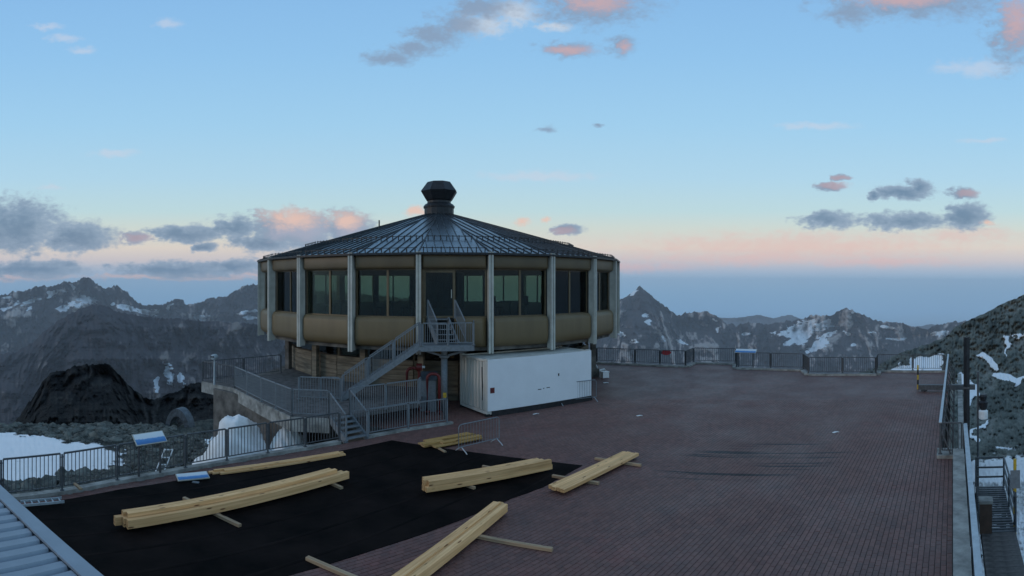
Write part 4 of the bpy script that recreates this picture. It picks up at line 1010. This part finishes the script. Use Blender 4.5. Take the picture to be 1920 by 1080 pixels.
for u in (.08, CL - .08):
    for v in (.08, CW - .08):
        for z in (.06, CHT - .02):
            b = MB(); b.box(cpnt(u, v, z), (.178, .178, .12), CA); part('corner_casting', b, M['cont'] if z > 1 else M['black'], ct, cpnt(u, v, z))
for i in range(8):                                           # corrugation of the end wall
    v = .25 + i * (CW - .5) / 7
    b = MB(); b.bar(cpnt(.04, v, .25), cpnt(.04, v, CHT - .12), .08, .17, up=cv); part('end_rib', b, M['cont'], ct, cpnt(0, v, 1.2))
b = MB(); b.prism([(p.x, p.y) for p in (cpnt(.03, -.06, 0), cpnt(CL + .02, -.06, 0), cpnt(CL + .02, -.012, 0), cpnt(.03, -.012, 0))], .25, CHT + .0); sp = part('side_panel', b, M['white_paint'], ct)
b = MB(); b.bar(cpnt(.14, -.066, 1.16), cpnt(.36, -.066, 1.16), .012, .24); part('sticker', b, M['red'], sp, cpnt(.25, -.07, 1.2), label='small red square sticker')
for u0, u1, z in ((2.75, 2.95, .94), (3.05, 3.12, .96), (3.25, 3.45, .97), (3.95, 4.02, 1.52)):
    b = MB(); b.bar(cpnt(u0, -.064, z), cpnt(u1, -.064, z), .006, .035 if z < 1.4 else .12); part('scratch', b, M['black'], sp, cpnt(u0, -.07, z))
b = MB(); b.tube([cpnt(-.02, .38, CHT - .35), cpnt(-.03, .36, CHT - .8), cpnt(-.03, .32, 1.3), cpnt(-.03, .34, .7)], .022, 6); part('locking_cable', b, M['black'], ct)
b = MB(); b.prism([(p.x, p.y) for p in (cpnt(.25, -.05, 0), cpnt(CL + .1, -.05, 0), cpnt(CL + .1, -.004, 0), cpnt(.25, -.004, 0))], 0, .23); part('gap_shade_strip', b, M['black'], ct)  # black strip painted in as the shade of the gap under the container

# crowd barriers
def barrier(label, a, c_, h, fill=True):
    a, c_ = Vector(a), Vector(c_); a.z = c_.z = 0; d = (c_ - a).normalized(); pp_ = Vector((-d.y, d.x, 0))
    o = thing('crowd_barrier', label, 'barrier', a, 'crowd barriers'); rr_ = .14; pts = [a + up * .18, a + up * (h - rr_)]
    for i in range(1, 5): t = i / 4 * math.pi / 2; pts.append(a + up * (h - rr_) + d * rr_ * (1 - math.cos(t)) + up * rr_ * math.sin(t))
    for i in range(0, 5): t = i / 4 * math.pi / 2; pts.append(c_ - d * rr_ + d * rr_ * math.sin(t) + up * (h - rr_ + rr_ * math.cos(t)))
    pts += [c_ + up * .18, ]
    b = MB(); b.tube(pts, .02, 8); b.tube([a + up * .2, c_ + up * .2], .016, 8); part('frame', b, M['galv'], o)
    L = (c_ - a).length; k = int(L / .13)
    for i in range(1, k): put('baluster', baluster_mesh(h - .22, .012, 'galv'), o, a + d * L * i / k + up * .2)
    for q in (a + d * .12, c_ - d * .12):
        b = MB(); b.tube([q - pp_ * .32, q - pp_ * .24 + up * .06, q + up * .19, q + pp_ * .24 + up * .06, q + pp_ * .32], .018, 8); part('foot', b, M['rail_light'], o, q)
barrier('crowd barrier standing round the small pile of boards', gp(860, 850), gp(936, 831), .98)
barrier('crowd barrier leaning before the right end of the white container', gp(1046, 760), gp(1118, 751), 1.05)

# ================================================================== timber
def beam(label, a, c_, w, h, m='wood', name='timber_beam', group=None, cat='beam'):
    """a, c_: ends of the centre line at the underside"""
    a, c_ = Vector(a), Vector(c_); L = (c_ - a).length
    b = MB(); b.endm = 1; b.bar((-L / 2, 0, h / 2), (L / 2, 0, h / 2), w, h, ch=min(.008, h * .1))
    o = put(name, b.mesh(name, [M[m], M['wood_end'] if m != 'wood_old' else M[m]]), None, (a + c_) / 2)
    d = c_ - a; o.rotation_euler = (0, -math.asin(d.z / L), math.atan2(d.y, d.x))
    o['label'] = label; o['category'] = cat
    if group: o['group'] = group
    return o
def stack(a, c_, items, m, z, group, labels, name='timber_beam'):
    d = (c_ - a).normalized(); s = Vector((-d.y, d.x, 0))        # s points to the left of the direction of travel
    for (off, zz, w, h, e0_, e1_), lb in zip(items, labels):
        beam(lb, a + s * off + d * e0_ + up * (z + zz), c_ + s * off + d * e1_ + up * (z + zz), w, h, m, name, group)
ST1 = (gp(240, 1000), gp(655, 903))
stack(*ST1, [(.07, 0, .13, .21, 0, 0), (.21, 0, .13, .21, -.05, -.1), (.35, 0, .13, .21, -.22, -.3), (.21, .213, .13, .105, .05, -.35), (.35, .213, .13, .105, -.02, -.45)], 'wood', .085, 'long beams on the left of the mat',
      ['front bottom beam of the long stack on the left of the black mat', 'middle bottom beam of the long stack on the left of the mat', 'rear bottom beam of the long left stack, its end sticking out', 'front upper beam of the long stack on the left of the mat', 'rear upper beam of the long stack on the left of the mat'])
ST3 = (gp(800, 930), gp(1036, 885))
stack(*ST3, [(.075, 0, .14, .15, 0, 0), (.22, 0, .14, .15, -.03, -.1), (.38, 0, .14, .15, .06, -.05), (.075, .153, .14, .15, .08, -.03), (.22, .153, .14, .15, -.02, -.22), (.38, .153, .14, .15, .04, -.3)], 'wood', .085, 'beams in the middle stack',
      ['front lower beam of the middle stack on the mat', 'centre lower beam of the middle stack on the mat', 'rear lower beam of the middle stack on the mat', 'front upper beam of the middle stack on the mat', 'centre upper beam of the middle stack on the mat', 'rear upper beam of the middle stack on the mat'])
ST4 = (gp(1058, 931), gp(1198, 860))
stack(*ST4, [(.075, 0, .145, .10, 0, 0), (.223, 0, .145, .10, .02, -.06), (.371, 0, .145, .10, -.02, -.03), (.519, 0, .145, .10, .03, -.08)], 'wood', .09, 'planks of the flat right stack',
      ['outermost right plank of the flat stack at the right corner of the mat', 'second plank from the right in the flat right stack', 'third plank from the right in the flat right stack', 'leftmost plank of the flat stack at the right corner of the mat'])
d5 = (gp(952, 966) - gp(812, 1084)).normalized()
ST5 = (gp(812, 1084) - d5 * 1.9, gp(952, 966))
stack(*ST5, [(.07, 0, .135, .20, 0, 0), (.21, 0, .135, .20, 0, .06), (.35, 0, .135, .20, 0, .02), (.21, .203, .07, .035, 0, -.05)], 'wood', .085, 'beams of the foreground stack',
      ['right beam of the stack running out of the bottom of the picture', 'centre beam of the stack running out of the bottom', 'left beam of the stack running out of the bottom', 'thin lath lying on the foreground stack'])
ST2 = (gp(402, 893), gp(648, 855))
stack(*ST2, [(.04, 0, .10, .06, .2, 0), (.15, 0, .10, .06, -.02, -.1), (.26, 0, .10, .06, -.1, .05), (.09, .062, .09, .055, .35, -.2), (.20, .062, .09, .055, .05, -.15)], 'wood', .02, 'laths beside the left kerb',
      ['front lath lying along the kerb by the left railing', 'middle lath lying along the kerb by the left railing', 'rear lath lying along the kerb by the left railing', 'front upper lath of the low pile along the left kerb', 'rear upper lath of the low pile along the left kerb'], 'timber_lath')
d6 = gp(803, 846); e6 = gp(905, 826)
stack(d6, e6, [(.1, 0, .22, .05, .3, 0), (.38, 0, .24, .05, .0, -.1), (.68, 0, .24, .05, .05, .1), (.22, .052, .2, .05, .7, .05), (.46, .052, .26, .05, .0, -1.5), (.72, .052, .26, .05, .3, -.1)], 'board_wood', .06, 'boards in the crowd barrier',
      ['front board of the small pile by the crowd barrier', 'middle lower board of the small pile by the barrier', 'rear lower board of the small pile by the barrier', 'long front upper board of the small pile by the barrier', 'short end board on the small pile by the barrier', 'broad rear upper board of the small pile by the barrier'], 'timber_board')
for lb, p0, p1, w, h in (
    ('weathered batten under the near end of the long left stack', gp(345, 937), gp(450, 989), .10, .08),
    ('weathered batten under the far end of the long left stack', gp(585, 893), gp(641, 918), .10, .08),
    ('weathered batten under the far end of the middle stack', gp(905, 877), gp(962, 888), .09, .08),
    ('weathered batten under the near end of the middle stack', gp(838, 900), gp(890, 918), .09, .08),
    ('batten under the far end of the flat right stack', gp(1116, 862), gp(1202, 875), .10, .085),
    ('batten under the near end of the flat right stack', gp(1036, 895), gp(1123, 909), .10, .085),
    ('long batten sticking out right of the foreground stack', gp(868, 1003), gp(1036, 1034), .10, .08),
    ('long grey batten at the bottom edge left of the foreground stack', gp(576, 1050), gp(690, 1098), .11, .08),
    ('short batten under the boards by the crowd barrier', gp(815, 838), gp(835, 849), .09, .055),
    ('small offcut of wood on the kerb by the left railing', gp(140, 915, .1) + up * .1, gp(152, 926, .1) + up * .1, .09, .05)):
    beam(lb, p0 + up * .002, p1 + up * .002, w, h, 'wood_old', 'batten', None, 'batten')

# ================================================================== small things on the terrace
def board_sign(label, c, wx, wy, tilt, rz, legs, zc=None):
    o = thing('panorama_board', label, 'info board', c)
    me_b = MB(); me_b.box((0, 0, 0), (wx, wy, .03)); me1 = me_b.mesh('panel', M['post'])
    m = bpy.data.materials.get('panorama_print')
    if not m:
        m = bpy.data.materials.new('panorama_print'); m.use_nodes = True; t = m.node_tree; bs = t.nodes['Principled BSDF']; bs.inputs['Roughness'].default_value = .25
        co = t.nodes.new('ShaderNodeTexCoord'); sp_ = t.nodes.new('ShaderNodeSeparateXYZ'); t.links.new(co.outputs['Generated'], sp_.inputs[0])
        nz = t.nodes.new('ShaderNodeTexNoise'); nz.inputs['Scale'].default_value = 9; t.links.new(co.outputs['Generated'], nz.inputs['Vector'])
        ad = t.nodes.new('ShaderNodeMath'); ad.operation = 'MULTIPLY_ADD'; ad.inputs[1].default_value = .22; t.links.new(nz.outputs[0], ad.inputs[0]); t.links.new(sp_.outputs[1], ad.inputs[2])
        r = t.nodes.new('ShaderNodeValToRGB'); t.links.new(ad.outputs[0], r.inputs[0]); r.color_ramp.interpolation = 'LINEAR'
        els = [(.0, (.06, .16, .32)), (.3, (.05, .19, .45)), (.56, (.10, .28, .55)), (.63, (.62, .68, .72)), (1, (.70, .74, .76))]
        while len(r.color_ramp.elements) < len(els): r.color_ramp.elements.new(.5)
        for e_, (p_, c_) in zip(r.color_ramp.elements, els): e_.position = p_; e_.color = (*c_, 1)
        t.links.new(r.outputs[0], bs.inputs['Base Color'])
    b = MB(); b.box((0, 0, .018), (wx - .05, wy - .05, .004)); me2 = b.mesh('print', m)
    pn = put('panel', me1, o, c, rot=(tilt, 0, rz)); pr2 = put('print', me2, o, c, rot=(tilt, 0, rz))
    if legs:
        for s in (-.35, .35):
            q = c + Vector((math.cos(rz), math.sin(rz), 0)) * wx * s; b = MB(); b.bar(q, Vector((q.x, q.y, legs)), .05, .05); part('leg', b, M['rail_dark'], o, q)
    return o
fd = (FL[4] - FL[3]).normalized(); frz = math.atan2(fd.y, fd.x)
pb_ = FL[3].lerp(FL[4], .46) + Vector((-.06, .02, 1.20))
board_sign('tilted blue and white panorama board on the left railing', pb_, 1.05, .42, R(38), frz, .1)
pb_ = BK[5].lerp(BK[7], .15) + Vector((0, .1, 1.22)); bd_ = (BK[7] - BK[5]).normalized()
board_sign('tilted blue and white panorama board on the far railing', pb_, 1.5, .5, R(25), math.atan2(bd_.y, bd_.x), .1)
pf = gp(361, 893, .12); board_sign('blue and white panel lying on the black mat by the left kerb', pf, .98, .36, R(14), frz - .3, 0)
b = MB(); q = gp(367, 905, .015); b.box(q + up * .012, (.2, .1, .025), .2); solo('metal_plate', b, M['galv'], 'small grey metal plate on the mat in front of the fallen panel', 'plate', origin=q)
# red oval sign with a pale end on the far railing
sa = dp(1236, 661, 41.0); sb_ = dp(1259, 661, 41.0); sd2 = (sb_ - sa).normalized()
os_ = thing('oval_sign', 'red oval sign fixed to the far railing', 'sign', sa)
cx_ = (sa + sb_) / 2 - sd2.cross(up) * 0; dep = Vector((sd2.y, -sd2.x, 0))
def oval(cx, a_, b__, m, nm):
    b = MB(); n_ = 20; vs = [cx + sd2 * a_ * math.cos(2 * math.pi * i / n_) + up * b__ * math.sin(2 * math.pi * i / n_) + dep * t for t in (0, .03) for i in range(n_)]
    b.add(vs, [tuple(range(n_)), tuple(range(n_, 2 * n_))[::-1]] + [(i, (i + 1) % n_, n_ + (i + 1) % n_, n_ + i) for i in range(n_)]); part(nm, b, M[m], os_, sa)
M['sign_red'] = mat('sign_red', (.52, .02, .03), .4, 0, .1, 6); oval((sa + sb_) / 2 + sd2 * .06, .36, .18, 'sign_red', 'red_plate'); oval((sa + sb_) / 2 - sd2 * .36, .12, .15, 'ice', 'pale_plate')
# ladder on the left kerb
la, lb_ = gp(40, 944, .12), gp(118, 937, .12); ldd = (lb_ - la).normalized(); lp = Vector((-ldd.y, ldd.x, 0))
lo_ = thing('ladder', 'aluminium ladder lying along the left kerb beside the zinc roof', 'ladder', la)
for s in (-.14, .14):
    b = MB(); b.bar(la + lp * s, lb_ + lp * s, .03, .06); part('rail', b, M['rail_light'], lo_, la)
for i in range(6):
    q = la.lerp(lb_, (i + .5) / 6); b = MB(); b.bar(q - lp * .13, q + lp * .13, .03, .03); part('rung', b, M['rail_light'], lo_, q)
# white step frame on the rocks
sf = dp(292, 884, 19.0); sg = dp(309, 842, 19.4); ofs = (gp(330, 870) - gp(290, 870)).normalized() * .28
st_ = thing('step_frame', 'small white ladder frame leaning on the rocks behind the left railing', 'ladder', sf)
for o_ in (Vector(), ofs):
    b = MB(); b.bar(sf + o_, sg + o_, .03, .03); part('rail', b, M['white_plastic'], st_, sf + o_)
for t in (.3, .62, .97):
    q = sf.lerp(sg, t); b = MB(); b.bar(q, q + ofs, .03, .03); part('rung', b, M['white_plastic'], st_, q)
# coin telescope on the deck corner
tq = dp(402, 690, 29.3); tq.z = ZD
ts = thing('viewing_telescope', 'coin telescope on a post at the left corner of the deck', 'telescope', tq)
b = MB(); b.tube([tq, tq + up * 1.3], [.06, .045], 10); part('stand', b, M['rail_light'], ts)
b = MB(); hc = tq + up * 1.42; b.tube([hc + Vector((-.0, .16, 0)), hc + Vector((0, .12, 0)), hc + Vector((0, -.12, 0)), hc + Vector((0, -.18, 0))], [.09, .15, .15, .1], 14); part('head', b, M['rail_light'], ts, hc)
for s in (-.06, .06):
    b = MB(); b.tube([hc + Vector((s, -.18, .03)), hc + Vector((s, -.25, .03))], .04, 8); part('eyepiece', b, M['black'], ts, hc)
# white litter
def scrap(label, px, py, sx, sy, sz, rz=0.2):
    q = gp(px, py); b = MB(); b.bar((-sx / 2, 0, sz * .5), (sx * .1, 0, sz * .9), sy, .015); b.bar((sx * .1, 0, sz * .9), (sx / 2, 0, sz * .3), sy * .9, .015)
    o = put('paper_scrap', b.mesh('paper_scrap', M['white_plastic']), None, q, rz); o['label'] = label; o['category'] = 'litter'
scrap('white scrap lying on the paving right of the container', 1199, 780, .26, .12, .03)
scrap('white scrap lying in the middle of the right paving', 1567, 811, .28, .12, .03, .1)
scrap('pale scrap on the paving just right of the white furniture', 1136, 718, .30, .2, .03, .1)
scrap('tiny white scrap by the foot of the far railing', 1268, 687, .3, .2, .06, .1)
scrap('white scrap on the paving beneath the container edge', 1005, 777, .3, .08, .04, .5)
q = gp(1122, 704); b = MB()
tp = thing('folded_chair', 'white plastic chair tipped over beside the right end of the container', 'chair', q)
b.bar(q + Vector((-.25, 0, .75)), q + Vector((.0, .05, .3)), .42, .05); part('backrest', b, M['white_plastic'], tp)
b = MB(); b.bar(q + Vector((.0, 0, .32)), q + Vector((.42, .0, .40)), .42, .05); part('seat', b, M['white_plastic'], tp)
for dx, dy in ((-.1, -.18), (-.1, .18), (.4, -.18), (.4, .18)):
    b = MB(); b.bar(q + Vector((dx, dy, .3)), q + Vector((dx + .05, dy, 0)), .04, .04); part('leg', b, M['black'], tp, q)
q = gp(1128, 708); b = MB(); b.box(q + up * .17 + Vector((.2, 0, 0)), (.42, .36, .34), .3); b.box(q + up * .36 + Vector((.2, 0, 0)), (.46, .40, .05), .3)
solo('white_crate', b, M['white_plastic'], 'white lidded plastic crate beside the tipped chair', 'crate', origin=q)
# curved sheet-metal culvert ring on the dark hill
cq = dp(332, 810, 60.0); b = MB(); n_ = 22
vs = []
for (rad, dy) in ((2.3, 0), (1.55, 0), (1.55, 1.2), (2.3, 1.2)):
    for i in range(n_): t = math.pi * (-.02 + 1.02 * i / (n_ - 1)); vs.append((cq.x + rad * .66 * math.cos(t), cq.y + dy, cq.z + rad * 1.05 * math.sin(t)))
b.add(vs, [(r * n_ + i, r * n_ + i + 1, ((r + 1) % 4) * n_ + i + 1, ((r + 1) % 4) * n_ + i) for r in range(4) for i in range(n_ - 1)])
solo('tunnel_portal', b, M['ice'], 'grey arched tunnel portal on the dark slope left of the deck', 'tunnel', origin=cq)

# snow heaps under the deck and loose rubble stones
def heap(label, px, py, d, wx, wy, hz_, seed):
    c0 = dp(px, py, d); n_, r_ = 40, 18; vs = []; fs = []
    for j in range(r_ + 1):
        for i in range(n_):
            t = j / r_; a = 2 * math.pi * i / n_; w = float(fbm(np.array([4.2 * t * math.cos(a) + 7]), np.array([4.2 * t * math.sin(a) + 2]), 6, seed)[0])
            rr_ = t * (.7 + .6 * w); w = w * t ** .4 + .5 * (1 - t ** .4); vs.append((c0.x + wx * rr_ * math.cos(a), c0.y + wy * rr_ * math.sin(a), c0.z + hz_ * (1 - t ** 1.6) * (.5 + 1.0 * w) - .5 * t))
    for j in range(r_):
        for i in range(n_): fs.append((j * n_ + i, j * n_ + (i + 1) % n_, (j + 1) * n_ + (i + 1) % n_, (j + 1) * n_ + i))
    b = MB(); b.add(vs, fs)
    return solo('snow_heap', b, M['snow'], label, 'snow heap', 'snow heaps below the deck', c0, True)
M['snow'] = mat('old_snow', (.90, .91, .92), .7, 0, .1, 1.4, .5, 6, col2=(.66, .64, .61))
heap('tall heap of old snow below the deck, seen through the railing', 448, 868, 24.6, 2.0, 1.5, 2.1, 3)
heap('lower heap of old snow right of the tall one below the deck', 545, 848, 24.2, 1.15, 1.1, 1.35, 8)
rs = MB(); ico = [Vector(v).normalized() for v in ((0, 0, 1), (.9, 0, .4), (.28, .85, .4), (-.72, .53, .4), (-.72, -.53, .4), (.28, -.85, .4), (.72, .53, -.4), (-.28, .85, -.4), (-.9, 0, -.4), (-.28, -.85, -.4), (.72, -.53, -.4), (0, 0, -1))]
icf = [(0, 1, 2), (0, 2, 3), (0, 3, 4), (0, 4, 5), (0, 5, 1), (1, 6, 2), (2, 7, 3), (3, 8, 4), (4, 9, 5), (5, 10, 1), (2, 6, 7), (3, 7, 8), (4, 8, 9), (5, 9, 10), (1, 10, 6), (11, 7, 6), (11, 8, 7), (11, 9, 8), (11, 10, 9), (11, 6, 10)]
def rubble_at(px, py):
    zt = -3.2 - 6.5 * min(1, max(0, (900 - py) / 110)) ** 1.2
    return gp(px, py, zt)
for i in range(4200):
    r0 = random.random()
    if r0 < .38: px, py = random.uniform(-20, 240), random.uniform(872, 935)
    elif r0 < .62: px, py = random.uniform(0, 330), random.uniform(796, 830)
    else: px, py = random.uniform(215, 640), random.uniform(812, 900)
    if blobs(np.array([float(px)]), np.array([float(py)]), [(60, 848, 190, 34, 6), (120, 862, 110, 26, -10), (20, 870, 110, 38, 0)])[0] > .05: continue
    p = rubble_at(px, py); s = random.uniform(.06, .2) * (1.8 if random.random() < .08 else 1) * (p.length / 20) ** .6
    e = (random.uniform(.7, 1.4), random.uniform(.7, 1.4), random.uniform(.5, 1.0)); rot = Matrix.Rotation(random.uniform(0, 6.28), 3, 'Z')
    rs.add([p + rot @ Vector((v.x * e[0], v.y * e[1], v.z * e[2])) * s * random.uniform(.75, 1.2) for v in ico], icf)
M['stone'] = mat('rubble_stone', (.12, .128, .112), .95, 0, .45, .9, .4, 12)
me = bpy.data.meshes.new('rubble'); me.from_pydata(rs.v, [], rs.f); me.materials.append(M['stone']); me.update()
ro = put('rubble', me); ro['kind'] = 'stuff'

# ================================================================== zinc roof at the lower left
ZR = 2.8
ea, eb = gp(200, 1095, ZR), gp(-75, 845, ZR); edr = (eb - ea).normalized(); inn = Vector((edr.y, -edr.x, 0))
if inn.y > 0: inn = -inn
ea = ea - edr * 1.2
zr = thing('zinc_roof', 'ribbed zinc sheet roof of the hut at the lower left corner', 'roof', ea)
LE = (eb - ea).length
b = MB(); b.prism([(p.x, p.y) for p in (ea, eb, eb + inn * 4.2, ea + inn * 4.2)], ZR - .2, ZR - .03); part('deck', b, M['zinc_roof'], zr)
b = MB(); b.bar(ea + inn * .09 + up * .035, eb + inn * .09 + up * .035, .2, .03); b.bar(ea + up * -.06, eb + up * -.06, .025, .16); part('edge_flashing', b, M['zinc_roof'], zr)
npan = int(LE / .235)
rb = MB(); rb.bar((0, .2, .0), (0, 4.1, .0), .05, .045)
pan = MB(); pan.add([(-.09, .2, -.025), (.09, .2, -.025), (.09, 4.1, -.025), (-.09, 4.1, -.025), (-.065, .2, .02), (.065, .2, .02), (.065, 4.1, .02), (-.065, 4.1, .02)], [(0, 1, 5, 4), (1, 2, 6, 5), (2, 3, 7, 6), (3, 0, 4, 7), (4, 5, 6, 7)])
pan_me = pan.mesh('rib_panel', M['zinc_roof']); rz_ = math.atan2(inn.y, inn.x) - math.pi / 2
for i in range(npan): put('rib_panel', pan_me, zr, ea + edr * (.12 + i * .235), rz_)
b = MB(); b.prism([(p.x, p.y) for p in (ea + inn * .2, eb + inn * .2, eb + inn * 4.0, ea + inn * 4.0)], -.02, ZR - .2); part('wall', b, M['board'], zr)

# ================================================================== beyond the right parapet: walkway, mast, lamp, barrier
ZW = -1.55
w0 = NV * (N_IN + .85) + UD * 8.0; w1 = NV * (N_IN + .85) + UD * (gp(1850, 1000, ZW).dot(UD)); w2 = NV * (N_IN + .85) + UD * (gp(1850, 912, ZW).dot(UD)); ww = 1.02
wk = thing('service_walkway', 'lower service walkway with dark boards outside the right parapet', 'walkway', w1)
for i in range(30):
    q = w0.lerp(w1, (i + .5) / 30); b = MB(); b.bar(q + up * ZW, q + NV * ww + up * ZW, (w1 - w0).length / 30 - .012, .05); part('plank', b, M['plank_dark'], wk, q + up * ZW)
b = MB()
for s in (.03, ww - .03): b.bar(w0 + NV * s + up * (ZW - .14), w2 + NV * s + up * (ZW - .14), .08, .2)
part('bearer', b, M['rail_dark'], wk, w1)
for i in range(5):
    q = w1.lerp(w2, (i + .3) / 5); b = MB(); b.bar(q + up * (ZW - .05), q + NV * ww + up * (ZW - .05), .09, .09); part('cross_beam', b, M['rail_dark'], wk, q + up * ZW)
b = MB(); b.bar(w1 + up * (ZW - .14), w2 + NV * ww + up * (ZW - .14), .07, .07); b.bar(w1 + NV * ww + up * (ZW - .16), w1.lerp(w2, .6) + up * (ZW - .16), .07, .07); part('brace', b, M['rail_dark'], wk, w1 + up * ZW)
for i in range(20):
    q = w1.lerp(w2, (i + .5) / 20); b = MB(); b.bar(q + up * (ZW - .0), q + NV * ww + up * (ZW - .0), .10, .03); part('grating_bar', b, M['rail_dark'], wk, q + up * ZW)
for s in (0, 1):
    for t in (0, .5, 1):
        q = w0.lerp(w2, t) + NV * ww * s; b = MB(); b.bar(q + up * (ZW - .25), q + up * -6, .12, .12); part('support', b, M['rail_dark'], wk, q)
gr_ = thing('walkway_railing', 'thin horizontal bar railing at the far end of the service walkway', 'railing', w2)
for z in (.35, .7, 1.05):
    b = MB(); b.bar(w2 + up * (ZW + z), w2 + NV * ww + up * (ZW + z), .055, .055); b.bar(w2 + NV * ww + up * (ZW + z), w1 + NV * ww + up * (ZW + z), .055, .055); part('rail', b, M['rail_dark'], gr_, w2 + up * ZW)
for q in (w2, w2 + NV * ww, w2.lerp(w1, .5) + NV * ww, w1 + NV * ww): b = MB(); b.bar(q + up * ZW, q + up * (ZW + 1.07), .05, .05); part('post', b, M['rail_dark'], gr_, q + up * ZW)
q = NV * (N_IN + .98) + UD * (w1.dot(UD) + .1) + up * ZW
bxo = thing('salt_box', 'brown bin with a pale lid beside the handrail on the walkway', 'bin', q)
b = MB(); b.box(q + up * .45, (.36, .36, .9), ang); part('body', b, M['brown'], bxo); b = MB(); b.box(q + up * .95, (.42, .42, .09), ang); part('lid', b, M['concrete'], bxo)
def striped(label, q, h, r, n_):
    o = thing('striped_pole', label, 'pole', q)
    for i in range(n_):
        b = MB(); b.tube([q + up * (h * i / n_), q + up * (h * (i + 1) / n_ - .002)], r, 10); part('band', b, M['black' if i % 2 else 'stripe_y'], o, q + up * (h * i / n_))
    return o
sp0 = gp(1906, 1000, ZW); sp0 = gp(1903, 1004, ZW - .3)
spo = striped('yellow and black striped pole with a grey plate beside the walkway', sp0, 2.35, .05, 7)
b = MB(); b.box(sp0 + up * 1.75 - UD * .07, (.3, .03, .55), ang - math.pi / 2); part('plate', b, M['galv'], spo, sp0)
striped('yellow and black striped post at the end of the low dark beam', gp(1721, 730), 1.35, .05, 5)
ba, bb = gp(1722, 733), gp(1722, 733) + (gp(1830, 733) - gp(1722, 733)).normalized() * 3.1
lbm = thing('low_barrier', 'long dark low beam crossing the right edge of the terrace', 'beam', ba)
b = MB(); b.bar(ba + up * .22, bb + up * .22, .3, .26); part('beam', b, M['rail_dark'], lbm)
for t in (.1, .5): q = ba.lerp(bb, t); b = MB(); b.box(q + up * .05, (.25, .25, .1)); part('foot', b, M['rail_dark'], lbm, q)
mq = NV * (N_IN + .50) + UD * (RAU + 1.4)
ms = thing('timber_mast', 'tall dark square mast outside the right edge of the terrace', 'mast', mq)
b = MB(); b.bar(mq + up * -5, mq + up * (H - mq.length * (632 - Y0) / F), .16, .16); part('mast', b, M['black'], ms)
for z in (-.3, 2.1): b = MB(); b.box(mq + up * z, (.22, .22, .06), ang); part('clamp', b, M['rail_dark'], ms, mq)
lq = NV * (N_IN + 1.05) + UD * (RAU + 4.5)
lp_ = thing('flood_lamp', 'black flood lamp with white diffuser on a thin pole by the mast', 'lamp', lq)
b = MB(); b.tube([lq + up * -6, lq + up * 2.2], .045, 8); part('pole', b, M['rail_dark'], lp_)
hd = lq + NV * .22 - UD * .1
b = MB(); b.bar(lq + up * 1.05, hd + up * 1.05, .05, .05); part('arm', b, M['rail_dark'], lp_)
b = MB(); b.lathe([(.11, .62), (.16, .72), (.2, .95), (.12, 1.02), (.17, 1.2), (.14, 1.28)], 14, 0, hd); part('housing', b, M['black'], lp_)
b = MB(); b.lathe([(.1, .22), (.19, .27), (.2, .58), (.13, .63)], 14, 0, hd); part('diffuser', b, M['white_plastic'], lp_)
